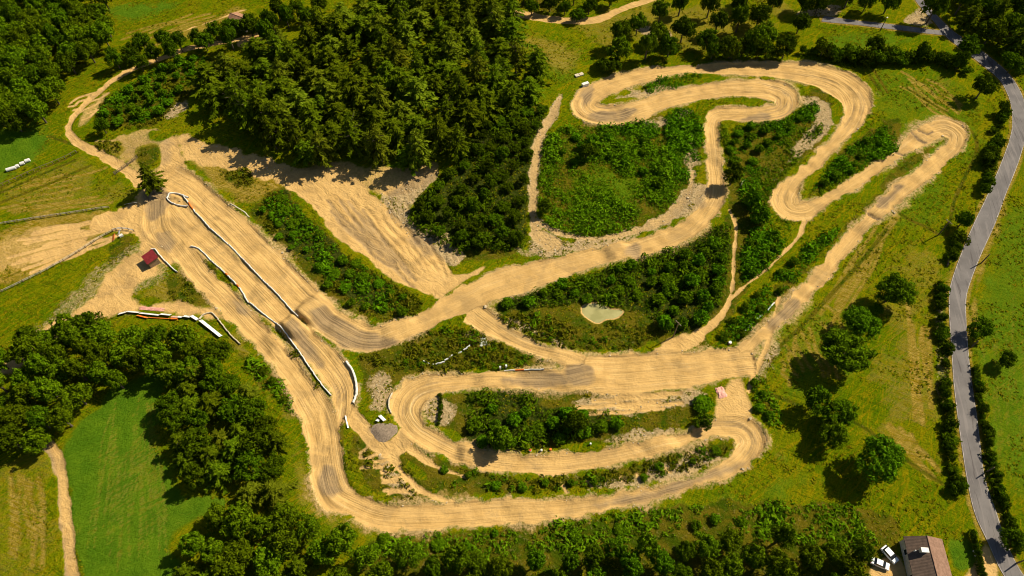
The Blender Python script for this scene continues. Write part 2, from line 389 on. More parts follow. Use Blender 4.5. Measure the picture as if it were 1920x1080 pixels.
T_INF1, T_INF2 = [(888,735),(985,733),(1015,752),(960,766),(890,757)], [(865,805),(900,768),(1000,768),(1080,772),(1160,775),(1185,790),(1080,822),(1020,832),(950,842),(885,832)]
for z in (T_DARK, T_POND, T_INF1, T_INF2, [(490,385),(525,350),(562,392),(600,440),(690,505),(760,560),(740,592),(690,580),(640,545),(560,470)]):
    Pn(z, 'thicket_shade', .85, 1.2, 2)  # leaf litter darkened with painted shade to deepen the gaps between clumps
# pale stony spoil
for z in ([(690,360),(835,308),(800,360),(755,410),(830,440),(880,475),(870,500),(840,505),(760,440)], [(1490,175),(1560,185),(1570,240),(1500,290),(1470,330),(1440,345),(1500,260),(1530,210)],
          [(1045,745),(1180,745),(1320,725),(1320,760),(1190,785),(1110,770)], [(1250,800),(1180,810),(1080,835),(1070,845),(1290,808)], [(1285,240),(1310,235),(1310,330),(1285,345)], [(1125,190),(1320,165),(1300,158),(1180,175)],
          [(1320,200),(1240,215),(1180,240),(1260,245)], [(1630,160),(1640,200),(1610,250),(1640,190)], [(790,750),(850,740),(850,800),(800,790)],
          [(840,600),(920,640),(900,650),(830,620)], [(930,600),(1010,610),(1060,650),(1010,635)], [(690,780),(730,860),(780,930),(700,900)], [(1290,860),(1370,845),(1300,890),(1180,915),(1040,925),(1160,900)],
          [(340,250),(520,300),(560,320),(540,340),(380,300)], [(280,235),(350,180),(350,215)], [(1180,35),(1270,60),(1250,80),(1180,60)], [(1480,30),(1570,0),(1580,30),(1540,35)],
          [(995,440),(1080,470),(1060,490),(960,480)], [(690,690),(740,700),(725,770),(690,760)], [(1690,35),(1730,10),(1760,45),(1700,48)]):
    Pn(z, 'pale', .85, 1.5, 3)
Pn([(1255,392),(1300,335),(1330,350),(1325,380),(1300,402),(1235,436),(1135,466),(1060,478),(1005,470),(1060,446),(1160,444),(1222,424)], 'pale', .95, 1.5, 3)
Pn([(1290,360),(1318,340),(1322,375),(1290,402),(1250,425),(1190,440)], 'soil', .6, 2, 4)
Pn([(1405,690),(1440,640),(1460,650),(1425,720),(1450,790),(1430,790)], 'pale', .6, 2, 4)
Pn([(200,475),(270,440),(320,480),(300,540),(230,560),(110,640),(20,690),(60,620),(130,540)], 'pale', .45, 3, 4)
Pn([(1750,560),(1775,560),(1775,780),(1755,720)], 'pale', .45, 1.5, 2)
# open sand
Pn([(345,292),(470,285),(560,330),(530,350),(470,390),(430,370),(380,325)], 'dry', .8, 2, 3)
Pn([(395,295),(455,292),(480,330),(470,350),(430,345)], 'scrub', .95, 2, 3)
Pn([(1370,280),(1480,275),(1520,300),(1450,345),(1410,400),(1385,380)], 'green', .6, 3, 4)
Pn([(325,245),(450,275),(560,315),(610,325),(545,350),(440,325),(345,305)], 'sand', .72, 1.5, 3)
Pn([(560,300),(700,310),(835,300),(800,360),(700,372),(575,345)], 'sand', .6, 2, 3)
Pn([(700,360),(835,305),(800,370),(755,415),(830,445),(880,480),(870,505),(835,500),(770,440)], 'sand', .3, 2, 3)
Pn([(705,370),(830,310),(795,370),(755,415),(830,445),(865,500),(830,495),(765,435)], 'soil', .7, 2, 3)
Pn([(690,990),(1000,985),(1240,950),(1420,930),(1640,960),(1640,1060),(700,1060)], 'green', .75, 3, 5)
Pn([(1500,560),(1600,480),(1660,500),(1600,600),(1500,700),(1450,720)], 'dry', .3, 6, 10)
Pn([(1380,395),(1410,420),(1385,520),(1350,590),(1360,480)], 'dry', .5, 2, 4)
Pn([(150,262),(240,238),(335,242),(340,330),(300,345),(240,325),(190,290)], 'sand', .55, 2, 5)
Pn([(180,265),(260,245),(330,265),(300,320),(240,310)], 'soil', .5, 3, 5)
Pn([(150,262),(240,238),(300,290),(240,325)], 'dry', .6, 3, 5)
Pn([(250,285),(295,275),(298,300),(270,320)], 'scrub', .9, 1.5, 2)
Pn([(1775,1015),(1822,1010),(1832,1058),(1790,1078)], 'green', 1, 1, 1)
SAND_BANK = [(525,335),(575,318),(660,325),(700,362),(770,430),(830,478),(850,515),(930,492),(840,556),(815,566),(795,552),(745,530),(690,490),(640,450),(600,400),(560,362)]
Pn(SAND_BANK, 'sand', 1, 1.2, 2.0)
Pn([(330,250),(345,320),(380,350),(300,420),(262,400),(262,352),(300,320),(305,270)], 'sand', 1, 1.5, 2)
Pn([(240,385),(300,370),(360,465),(330,485),(270,440),(200,435),(150,425)], 'sand', 1, 1.5, 3)
Pn([(290,420),(330,480),(320,500),(262,470),(262,430)], 'sand', .9, 1.5, 2)
Pn([(270,470),(215,500),(180,545),(60,640),(20,690),(0,700),(60,675),(220,580),(430,600),(420,585),(300,560),(240,560),(260,530),(310,510)], 'sand', .75, 2.0, 3.0)
Pn([(445,78),(490,60),(500,68),(470,90),(440,90)], 'sand', .9, 1.5, 2)
Pn([(1372,700),(1400,705),(1420,790),(1345,795),(1340,760),(1350,720)], 'sand', .8, 1.5, 2)
Pn([(1640,1050),(1690,1030),(1712,1120),(1620,1120)], 'sand', .85, 1, 1)
Pn([(1790,1085),(1830,1060),(1850,1010),(1880,1080),(1880,1120),(1790,1120)], 'sand', .7, 1, 1)
Pn([(1130,195),(1240,215),(1180,235),(1120,235)], 'sand', .9, 1, 1)
Pn([(1235,640),(1290,625),(1300,650),(1230,665)], 'sand', .7, 1.5, 2)
Pn([(160,200),(210,155),(200,190),(150,245),(140,230)], 'sand', .55, 2, 2)
Pn([(246,282),(285,272),(300,290),(298,318),(268,318)], 'sand', 1, 1.0, 1.5, 'erase')
Pn([(165,268),(215,262),(235,290),(205,300)], 'sand', 1, 1.5, 2, 'erase')
Pn([(280,248),(320,246),(322,256),(285,262)], 'sand', 1, 1.0, 1.5, 'erase')
# worn damp soil on the lanes (darker earth on the landings and in the berms)
for z in ([(572,592),(600,580),(640,590),(690,622),(760,640),(740,658),(660,662),(610,632)], [(1165,470),(1200,450),(1200,485),(1170,488)], [(1060,690),(1110,680),(1120,725),(1070,725)], [(535,618),(560,600),(585,640),(620,690),(600,700),(565,650)], [(600,860),(640,880),(660,930),(620,940),(595,910)], [(420,540),(460,570),(480,600),(450,600)], [(1440,600),(1490,560),(1500,575),(1440,620)], [(1380,225),(1440,205),(1450,225),(1400,228)],
          [(855,840),(800,815),(830,830)], [(1090,210),(1200,200),(1180,225),(1110,225)], [(935,705),(1060,705),(1060,725),(935,722)], [(1080,945),(1250,915),(1400,855),(1415,870),(1330,905),(1150,960)], [(800,650),(860,600),(880,600),(830,640)], [(1640,380),(1690,345),(1690,360),(1650,395)], [(1090,165),(1120,150),(1110,200),(1085,205)], [(290,430),(330,440),(320,480),(295,460)], [(270,330),(330,370),(290,420),(270,400)],
          [(690,795),(740,795),(750,815),(720,822),(695,815)], [(700,660),(740,690),(720,760),(680,740)], [(215,440),(265,445),(240,460),(215,470)]):
    Pn(z, 'soil', .75, 1.2, 2)

CH['sand'] = np.maximum(CH['sand'], sstep(-0.6, 0.7, E + NZ1 * 2.4))
CH['sand'] = np.maximum(CH['sand'], 0.42 * sstep(-3.4, -0.3, E + NZ2 * 6 + NZ1 * 3))
CH['soil'] = np.maximum(CH['soil'], 0.62 * RUT * sstep(0.3, 0.7, vnoise(U, D, 0.05, 99)))
CH['sand'] = np.maximum(CH['sand'], 0.85 * sstep(-0.5, 0.5, EP + NZ1 * 1.4))
CH['sand'] = np.maximum(CH['sand'], 0.5 * sstep(-0.8, 0.8, EG + NZ1 * 2.2))
CH['pale'] = np.maximum(CH['pale'], 0.9 * sstep(-0.8, 0.8, EG + NZ1 * 2.5))
CH['pale'] = np.maximum(CH['pale'], 0.55 * sstep(-2.2, 0, E + NZ1 * 3 + NZ2 * 3))
# pond basin
POND = smooth_closed(GP([(1090,575),(1105,568),(1130,568),(1142,580),(1165,580),(1170,585),(1155,597),(1135,597),(1122,607),(1105,598),(1092,588)]))
psl = win(POND[:, 0].min() - 6, POND[:, 0].max() + 6, POND[:, 1].min() - 6, POND[:, 1].max() + 6)
pd = sdf(POND, X[psl], Y[psl])
POND_Z = float(h0(*POND.mean(0))) - 0.25
H[psl] = H[psl] * (1 - sstep(-4, 0, pd)) + (POND_Z + 0.05) * sstep(-4, 0, pd) - 0.7 * sstep(-0.3, 2, pd)
CH['sand'][psl] = np.maximum(CH['sand'][psl], .8 * sstep(-0.9, 0, pd))

# ------------------------------------------------------------------ asphalt road beds
ROAD = [(1915,1125,1955,1122),(1878,1073,1914,1070),(1850,1013,1886,1013),(1827,962,1868,958),(1813,900,1848,900),(1802,830,1838,830),(1795,780,1832,780),(1788,720,1823,720),(1784,660,1816,660),(1780,600,1812,600),(1779,560,1812,560),(1783,530,1819,532),(1800,480,1838,482),
 (1825,420,1866,420),(1849,370,1886,365),(1875,310,1908,310),(1893,260,1922,262),(1898,230,1925,228),(1896,200,1922,196),(1888,175,1913,170),(1874,150,1895,142),(1849,128,1870,118),(1820,105,1841,95),(1790,82,1810,74),(1770,65,1787,58),(1752,42,1770,42),(1733,22,1750,22),(1714,-2,1730,-2),(1690,-35,1705,-35)]
LANE = [(1772,66,1766,57),(1740,63,1738,54),(1700,58,1700,49),(1640,51,1642,42),(1600,46,1602,38),(1555,42,1562,32),(1540,40,1545,30)]
EROAD = np.full(X.shape, -99.0, np.float32)
ROADS = []
for T in (ROAD, LANE):
    p = np.array(T, float)
    pl, pr = catmull(p[:, :2], 6), catmull(p[:, 2:], 6)
    A, B = G(pl[:, 0], pl[:, 1]), G(pr[:, 0], pr[:, 1])
    ribbon(A, B, EROAD, 5.0, False)
    C, _ = resample(np.hstack([(A + B) / 2, A, B]), 1.0)
    ROADS.append(C)
wR = sstep(-4.0, -0.5, EROAD)
H = H * (1 - wR) + (h0(X, Y) - 0.06) * wR
CH['dry'] = np.maximum(CH['dry'], .8 * sstep(-1.6, -0.4, EROAD + NZ1))
for k in ('scrub', 'pale'):
    CH[k] *= 1 - sstep(-1.0, 0, EROAD)
# level building plots
PLOTS = []
def plot(pts, up=0.0):
    P = GP(pts); sl = win(P[:, 0].min() - 5, P[:, 0].max() + 5, P[:, 1].min() - 5, P[:, 1].max() + 5)
    z = float(h0(*P.mean(0))); w = sstep(-3, 0, sdf(P, X[sl], Y[sl]))
    H[sl] = H[sl] * (1 - w) + z * w
    return z

def zat(x, y):
    i = min(max(int(np.searchsorted(XS, x)) - 1, 0), NX - 2); j = min(max(int(np.searchsorted(YS, y)) - 1, 0), NY - 2)
    fx = (x - XS[i]) / (XS[i + 1] - XS[i]); fy = (y - YS[j]) / (YS[j + 1] - YS[j])
    return float((H[j, i] * (1 - fx) + H[j, i + 1] * fx) * (1 - fy) + (H[j + 1, i] * (1 - fx) + H[j + 1, i + 1] * fx) * fy)
def at(F, x, y):
    return F[np.clip(np.searchsorted(YS, y), 0, NY - 1), np.clip(np.searchsorted(XS, x), 0, NX - 1)]
def P3(px, py, up=0.0):
    x, y = G(px, py)
    return Vector((x, y, zat(x, y) + up))

# ------------------------------------------------------------------ node material helpers
class NT:
    def __init__(s, name):
        s.m = bpy.data.materials.new(name); s.m.use_nodes = True
        s.t = s.m.node_tree; s.n = s.t.nodes
        s.b = s.n["Principled BSDF"]; s.out = s.n["Material Output"]
        s.b.inputs["Specular IOR Level"].default_value = 0.15
    def link(s, a, b): s.t.links.new(a, b)
    def put(s, sock, v):
        if hasattr(v, "is_output"): s.link(v, sock)
        elif isinstance(v, (tuple, list)): sock.default_value = (*v, 1.0) if len(v) == 3 and len(sock.default_value) == 4 else v
        else: sock.default_value = v
    def math(s, op, a, b=0.0, c=0.0, clamp=False):
        n = s.n.new("ShaderNodeMath"); n.operation = op; n.use_clamp = clamp
        for k, v in enumerate((a, b, c)): s.put(n.inputs[k], v)
        return n.outputs[0]
    def mix(s, f, a, b, mode='MIX'):
        n = s.n.new("ShaderNodeMix"); n.data_type = 'RGBA'; n.blend_type = mode
        s.put(n.inputs[0], f); s.put(n.inputs[6], a); s.put(n.inputs[7], b)
        return n.outputs[2]
    def noise(s, vec, scale, detail=4, rough=0.55, dist=0.0):
        n = s.n.new("ShaderNodeTexNoise")
        if vec is not None: s.link(vec, n.inputs["Vector"])
        n.inputs["Scale"].default_value = scale; n.inputs["Detail"].default_value = detail
        n.inputs["Roughness"].default_value = rough; n.inputs["Distortion"].default_value = dist
        return n.outputs[0]
    def remap(s, v, a, b, c=0.0, d=1.0):
        n = s.n.new("ShaderNodeMapRange"); n.interpolation_type = 'SMOOTHSTEP'
        s.put(n.inputs[0], v)
        for k, q in enumerate((a, b, c, d)): n.inputs[k + 1].default_value = q
        return n.outputs[0]
    def mapping(s, vec, rot, scale):
        n = s.n.new("ShaderNodeMapping"); n.vector_type = 'TEXTURE'; s.link(vec, n.inputs[0])
        n.inputs[2].default_value = rot; n.inputs[3].default_value = tuple(1 / q for q in scale)
        return n.outputs[0]
    def attr(s, name):
        n = s.n.new("ShaderNodeAttribute"); n.attribute_name = name
        return n
    def pos(s): return s.n.new("ShaderNodeNewGeometry").outputs["Position"]
    def bump(s, h, strength=0.5, dist=0.3):
        n = s.n.new("ShaderNodeBump"); n.inputs["Distance"].default_value = dist
        s.put(n.inputs["Strength"], strength); s.link(h, n.inputs["Height"])
        s.link(n.outputs[0], s.b.inputs["Normal"])
    def color(s, c): s.put(s.b.inputs["Base Color"], c)
    def rough(s, v): s.put(s.b.inputs["Roughness"], v)

def terrain_material():
    m = NT("terrain"); p = m.pos()
    a = m.attr("cover_a"); b = m.attr("cover_b"); fl = m.attr("flow")
    sa = m.n.new("ShaderNodeSeparateColor"); m.link(a.outputs["Color"], sa.inputs[0])
    sb = m.n.new("ShaderNodeSeparateColor"); m.link(b.outputs["Color"], sb.inputs[0])
    sand, pale, green = sa.outputs[0], sa.outputs[1], sa.outputs[2]
    dry, scrub, soil = sb.outputs[0], sb.outputs[1], sb.outputs[2]
    big = m.noise(p, 0.035, 5, 0.6, 0.6)
    mid = m.noise(p, 0.22, 5, 0.6, 0.4)
    fine = m.noise(p, 1.3, 5, 0.65)
    grit = m.noise(p, 4.5, 3, 0.6)
    st1 = m.noise(m.mapping(p, (0, 0, R(35)), (0.10, 0.9, 0.2)), 1.0, 5, 0.62, 1.6)
    st2 = m.noise(m.mapping(p, (0, 0, R(-22)), (0.14, 1.1, 0.2)), 1.0, 4, 0.6, 2.2)
    def edge(w, n, k=0.9, sharp=3.0):
        v = m.math('ADD', w, m.math('MULTIPLY', m.math('SUBTRACT', n, 0.5), k))
        return m.math('ADD', m.math('MULTIPLY', m.math('SUBTRACT', v, 0.5), sharp), 0.5, clamp=True)
    # meadow
    c = m.mix(m.remap(big, 0.35, 0.65), (0.086, 0.136, 0.001), (0.150, 0.162, 0.002))
    c = m.mix(m.math('MULTIPLY', m.remap(st1, 0.50, 0.64), 0.80), c, (0.235, 0.178, 0.003))
    c = m.mix(m.math('MULTIPLY', m.remap(st2, 0.50, 0.64), 0.75), c, (0.042, 0.074, 0.001))
    c = m.mix(m.math('MULTIPLY', m.remap(mid, 0.54, 0.70), 0.6), c, (0.055, 0.112, 0.001))
    c = m.mix(m.math('MULTIPLY', m.remap(grit, 0.58, 0.70), 0.5), c, (0.024, 0.036, 0.001))
    c = m.mix(m.math('MULTIPLY', m.remap(fine, 0.60, 0.72), 0.45), c, (0.27, 0.205, 0.012))
    st3 = m.noise(m.mapping(p, (0, 0, R(62)), (0.06, 0.36, 0.2)), 1.0, 7, 0.70, 5.0)
    c = m.mix(m.math('MULTIPLY', m.remap(st3, 0.52, 0.62), 0.65), c, (0.235, 0.180, 0.002))
    c = m.mix(m.math('MULTIPLY', m.remap(st3, 0.46, 0.36), 0.70), c, (0.050, 0.105, 0.001))
    # lush grass
    g = m.mix(m.remap(mid, 0.35, 0.65), (0.058, 0.128, 0.005), (0.088, 0.160, 0.006))
    g = m.mix(m.math('MULTIPLY', m.remap(st1, 0.5, 0.75), 0.45), g, (0.125, 0.190, 0.008))
    g = m.mix(m.math('MULTIPLY', m.remap(fine, 0.58, 0.70), 0.35), g, (0.10, 0.165, 0.008))
    g = m.mix(m.math('MULTIPLY', m.remap(st2, 0.5, 0.75), 0.45), g, (0.036, 0.092, 0.002))
    c = m.mix(m.math('MULTIPLY', edge(green, mid, 0.8, 1.6), 0.97), c, g)
    # dry grass
    d = m.mix(m.remap(st2, 0.35, 0.65), (0.225, 0.150, 0.008), (0.36, 0.245, 0.050))
    d = m.mix(m.math('MULTIPLY', m.remap(st1, 0.45, 0.65), 0.6), d, (0.115, 0.110, 0.002))
    c = m.mix(edge(dry, st1, 1.0, 2.0), c, d)
    # mossy rough ground
    s = m.mix(m.remap(mid, 0.35, 0.62), (0.042, 0.070, 0.002), (0.125, 0.100, 0.006))
    s = m.mix(m.math('MULTIPLY', m.remap(fine, 0.56, 0.72), 0.8), s, (0.22, 0.165, 0.050))
    s = m.mix(m.math('MULTIPLY', m.remap(grit, 0.55, 0.70), 0.5), s, (0.024, 0.038, 0.002))
    c = m.mix(edge(scrub, mid, 0.7, 2.5), c, s)
    c = m.mix(edge(a.outputs['Alpha'], mid, 0.5, 2.5), c, m.mix(m.remap(fine, 0.35, 0.65), (0.020, 0.034, 0.003), (0.055, 0.062, 0.008)))  # painted shade mixed into the ground colour under the thickets
    # pale spoil
    q = m.mix(m.remap(fine, 0.35, 0.65), (0.31, 0.215, 0.095), (0.48, 0.345, 0.175))
    q = m.mix(m.math('MULTIPLY', m.remap(m.noise(p, 0.8, 4, 0.7), 0.56, 0.66), 0.85), q, (0.070, 0.072, 0.012))
    c = m.mix(edge(pale, fine, 0.9, 2.6), c, q)
    # sand
    u = m.n.new("ShaderNodeSeparateXYZ"); m.link(fl.outputs["Vector"], u.inputs[0])
    cb = m.n.new("ShaderNodeCombineXYZ")
    m.link(m.math('MULTIPLY', u.outputs[0], 0.045), cb.inputs[0]); m.link(m.math('MULTIPLY', u.outputs[1], 0.85), cb.inputs[1])
    lane = u.outputs[2]
    wl = m.noise(m.mapping(p, (0, 0, R(-40)), (0.22, 0.50, 0.2)), 1.0, 5, 0.62, 1.0)
    def lanemix(v):
        x = m.n.new("ShaderNodeMix"); m.link(m.remap(lane, 0.0, 0.35), x.inputs[0]); m.link(wl, x.inputs[2]); m.link(v, x.inputs[3])
        return x.outputs[0]
    rut = lanemix(m.noise(cb.outputs[0], 1.0, 5, 0.62, 0.8))
    cb2 = m.n.new("ShaderNodeCombineXYZ")
    m.link(m.math('MULTIPLY', u.outputs[0], 0.03), cb2.inputs[0]); m.link(m.math('MULTIPLY', u.outputs[1], 1.7), cb2.inputs[1])
    rut2 = lanemix(m.noise(cb2.outputs[0], 1.0, 4, 0.65, 0.6))
    patch = m.noise(p, 0.10, 4, 0.6, 1.0)
    t = m.mix(m.remap(mid, 0.32, 0.68), (0.455, 0.276, 0.092), (0.555, 0.346, 0.124))
    t = m.mix(m.math('MULTIPLY', m.remap(patch, 0.45, 0.60), 0.55), t, (0.595, 0.370, 0.130))
    t = m.mix(m.math('MULTIPLY', m.remap(patch, 0.47, 0.36), 0.65), t, (0.37, 0.235, 0.090))
    pat2 = m.noise(p, 0.33, 6, 0.72, 1.5)
    t = m.mix(m.math('MULTIPLY', m.remap(pat2, 0.55, 0.66), 0.45), t, (0.36, 0.235, 0.095))
    w1 = m.math('ADD', 0.12, m.math('MULTIPLY', lane, 0.5))
    t = m.mix(m.math('MULTIPLY', m.remap(rut, 0.50, 0.68), w1), t, (0.33, 0.215, 0.085))
    t = m.mix(m.math('MULTIPLY', m.remap(rut2, 0.54, 0.66), m.math('MULTIPLY', w1, 0.8)), t, (0.34, 0.22, 0.085))
    t = m.mix(m.math('MULTIPLY', m.remap(rut2, 0.47, 0.34), w1), t, (0.66, 0.46, 0.21))
    t = m.mix(m.math('MULTIPLY', m.remap(fine, 0.60, 0.70), 0.40), t, (0.32, 0.205, 0.080))
    t = m.mix(m.math('MULTIPLY', m.remap(grit, 0.62, 0.72), 0.30), t, (0.24, 0.15, 0.06))
    t = m.mix(edge(soil, mid, 0.7, 1.8), t, m.mix(m.remap(rut2, 0.4, 0.6), (0.20, 0.135, 0.070), (0.33, 0.225, 0.110)))
    c = m.mix(edge(sand, fine, 0.55, 3.0), c, t)
    m.color(c); m.rough(1.0); m.b.inputs['Specular IOR Level'].default_value = 0.0
    rough_h = m.math('ADD', m.math('MULTIPLY', fine, 0.75), m.math('ADD', m.math('MULTIPLY', grit, 0.35), m.math('MULTIPLY', st1, 0.5)))
    sand_h = m.math('ADD', m.math('MULTIPLY', rut, 0.30), m.math('ADD', m.math('MULTIPLY', rut2, 0.30), m.math('MULTIPLY', fine, 0.22)))
    hm = m.n.new("ShaderNodeMix"); m.link(sand, hm.inputs[0]); m.link(rough_h, hm.inputs[2]); m.link(sand_h, hm.inputs[3])
    m.bump(hm.outputs[0], 1.0, 0.8)
    return m.m
M_TERRAIN = terrain_material()

def plain(name, col, rough=0.7, var=0.25, scale=3.0, metal=0.0, spec=0.3, bump=0.0):
    m = NT(name); n = m.noise(m.pos(), scale, 5, 0.6)
    dk = tuple(x * (1 - var) for x in col); lt = tuple(min(1, x * (1 + var)) for x in col)
    m.color(m.mix(m.remap(n, 0.3, 0.7), dk, lt)); m.rough(rough)
    m.b.inputs["Metallic"].default_value = metal; m.b.inputs["Specular IOR Level"].default_value = spec
    if bump: m.bump(n, bump, 0.1)
    return m.m
def leaf_mat(name, c1, c2, hue=0.35, trans=0.18):
    m = NT(name)
    geo = m.n.new("ShaderNodeNewGeometry"); oi = m.n.new("ShaderNodeObjectInfo")
    c = m.mix(geo.outputs["Random Per Island"], c1, c2)
    v = m.math('ADD', 1 - hue, m.math('MULTIPLY', oi.outputs["Random"], hue * 2))
    hs = m.n.new("ShaderNodeHueSaturation"); m.link(c, hs.inputs["Color"]); m.link(v, hs.inputs["Value"])
    m.link(m.math('ADD', 0.485, m.math('MULTIPLY', oi.outputs["Random"], 0.03)), hs.inputs["Hue"])
    m.color(hs.outputs[0]); m.rough(0.8); m.b.inputs["Specular IOR Level"].default_value = 0.0
    tr = m.n.new("ShaderNodeBsdfTranslucent"); m.link(hs.outputs[0], tr.inputs[0])
    mx = m.n.new("ShaderNodeMixShader"); mx.inputs[0].default_value = trans
    m.link(m.b.outputs[0], mx.inputs[1]); m.link(tr.outputs[0], mx.inputs[2]); m.link(mx.outputs[0], m.out.inputs[0])
    return m.m
M_CONIFER = leaf_mat("conifer_needles", (0.036, 0.062, 0.001), (0.128, 0.172, 0.004), 0.25)
M_CONIFER_PALE = leaf_mat("pale_conifer_needles", (0.058, 0.085, 0.002), (0.165, 0.195, 0.008), 0.25)
M_BROAD = leaf_mat("broad_leaves", (0.045, 0.085, 0.0012), (0.13, 0.19, 0.003), 0.28)
M_OAK = leaf_mat("bright_leaves", (0.044, 0.1, 0.001), (0.118, 0.205, 0.004), 0.18)
M_DARK = leaf_mat("dark_leaves", (0.026, 0.056, 0.001), (0.085, 0.13, 0.002), 0.28)
M_BRAMBLE = leaf_mat("bramble_leaves", (0.034, 0.088, 0.001), (0.108, 0.205, 0.003), 0.2)
M_MOSS = leaf_mat("scrub_leaves", (0.04, 0.065, 0.001), (0.16, 0.15, 0.006), 0.2)
M_FERN = leaf_mat("fern_leaves", (0.058, 0.125, 0.001), (0.135, 0.22, 0.004), 0.2)
M_STRAW = leaf_mat("grass_blades", (0.065, 0.115, 0.001), (0.25, 0.2, 0.006), 0.2)
M_BARK = plain("bark", (0.10, 0.075, 0.05), 0.9, 0.4, 6)
M_WHITE = plain("white_plastic", (0.66, 0.64, 0.58), 0.5, 0.08, 2)
M_CREAM = plain("weathered_rail", (0.52, 0.44, 0.30), 0.7, 0.25, 2)
M_RED = plain("red_plastic", (0.62, 0.06, 0.02), 0.5, 0.2, 2)
M_ORANGE = plain("orange_plastic", (0.75, 0.17, 0.02), 0.5, 0.15, 2)
M_PINK = plain("faded_red_sheet", (0.58, 0.27, 0.20), 0.6, 0.3, 2)
M_POST = plain("wooden_post", (0.16, 0.115, 0.07), 0.9, 0.3, 4)
M_DARKMETAL = plain("dark_metal", (0.035, 0.035, 0.035), 0.6, 0.2, 4)
M_STONE = plain("rubble_stone", (0.45, 0.35, 0.21), 0.95, 0.3, 1.5)
M_ROOFRED = plain("red_roof_sheet", (0.26, 0.022, 0.025), 0.55, 0.15, 3)
M_WALLWOOD = plain("timber_wall", (0.24, 0.16, 0.09), 0.85, 0.3, 3)
M_BLACK = plain("dark_interior", (0.012, 0.012, 0.012), 0.8, 0.2, 3)
M_GLASS = plain("car_glass", (0.015, 0.018, 0.022), 0.08, 0.1, 2, 0, 0.6)
M_PAINT = plain("white_car_paint", (0.80, 0.80, 0.78), 0.25, 0.03, 2, 0, 0.5)
M_TYRE = plain("rubber", (0.02, 0.02, 0.02), 0.9, 0.2, 8)
M_GRAVEL = plain("grey_gravel", (0.21, 0.155, 0.105), 0.95, 0.3, 2.5)
M_BLUEGREY = plain("pale_sheet", (0.50, 0.49, 0.42), 0.6, 0.12, 2)
M_PLASTER = plain("plaster", (0.50, 0.44, 0.34), 0.9, 0.12, 2)

# ------------------------------------------------------------------ object helpers
def setp(o, label=None, cat=None, group=None, kind=None):
    for k, v in (("label", label), ("category", cat), ("group", group), ("kind", kind)):
        if v: o[k] = v
    return o
def empty(name, loc, rz=0.0, label=None, cat=None, group=None):
    o = bpy.data.objects.new(name, None); COL.objects.link(o)
    o.location = loc; o.rotation_euler = (0, 0, rz); o.empty_display_size = 0.5
    return setp(o, label, cat, group)
def link(name, me, parent=None, loc=(0, 0, 0)):
    o = bpy.data.objects.new(name, me); COL.objects.link(o)
    if parent: o.parent = parent
    o.location = loc
    return o
def arr_mesh(name, V, F, mats, smooth=False, matidx=None):
    """V (n,3), F (m,k) arrays -> mesh"""
    V = np.asarray(V, np.float32); F = np.asarray(F, np.int32); k = F.shape[1]
    me = bpy.data.meshes.new(name)
    me.vertices.add(len(V)); me.vertices.foreach_set("co", V.ravel())
    me.loops.add(F.size); me.loops.foreach_set("vertex_index", F.ravel())
    me.polygons.add(len(F)); me.polygons.foreach_set("loop_start", np.arange(0, F.size, k, dtype=np.int32))
    if matidx is not None: me.polygons.foreach_set("material_index", np.asarray(matidx, np.int32))
    me.polygons.foreach_set("use_smooth", np.full(len(F), smooth))
    for m in (mats if isinstance(mats, (list, tuple)) else [mats]): me.materials.append(m)
    me.update(calc_edges=True); me.validate()
    return me
class MB:
    """collects boxes, prisms and tubes for ONE mesh"""
    def __init__(s): s.v, s.f = [], []
    def raw(s, v, f):
        o = len(s.v); s.v += [tuple(x) for x in v]; s.f += [tuple(i + o for i in q) for q in f]; return s
    def box(s, c, d, M=None, taper=1.0):
        x, y, z = d[0] / 2, d[1] / 2, d[2] / 2
        v = [Vector((sx * x * (taper if sz > 0 else 1), sy * y * (taper if sz > 0 else 1), sz * z)) for sz in (-1, 1) for sy in (-1, 1) for sx in (-1, 1)]
        if M: v = [M @ q for q in v]
        return s.raw([q + Vector(c) for q in v], [(0, 2, 3, 1), (4, 5, 7, 6), (0, 1, 5, 4), (1, 3, 7, 5), (3, 2, 6, 7), (2, 0, 4, 6)])
    def tube(s, a, b, r0, r1=None, n=8):
        r1 = r0 if r1 is None else r1
        a, b = Vector(a), Vector(b); q = (b - a).to_track_quat('Z', 'Y')
        v = [a + q @ Vector((r0 * math.cos(k * 2 * math.pi / n), r0 * math.sin(k * 2 * math.pi / n), 0)) for k in range(n)] + \
            [b + q @ Vector((r1 * math.cos(k * 2 * math.pi / n), r1 * math.sin(k * 2 * math.pi / n), 0)) for k in range(n)]
        f = [(k, (k + 1) % n, n + (k + 1) % n, n + k) for k in range(n)] + [tuple(range(n))[::-1], tuple(range(n, 2 * n))]
        return s.raw(v, f)
    def build(s, name, mat, parent=None, smooth=False, bevel=0.0):
        me = bpy.data.meshes.new(name); me.from_pydata(s.v, [], s.f); me.materials.append(mat)
        if smooth: me.polygons.foreach_set("use_smooth", [True] * len(me.polygons))
        me.update(); o = link(name, me, parent)
        if bevel:
            b = o.modifiers.new("bevel", 'BEVEL'); b.width = bevel; b.segments = 2
        return o

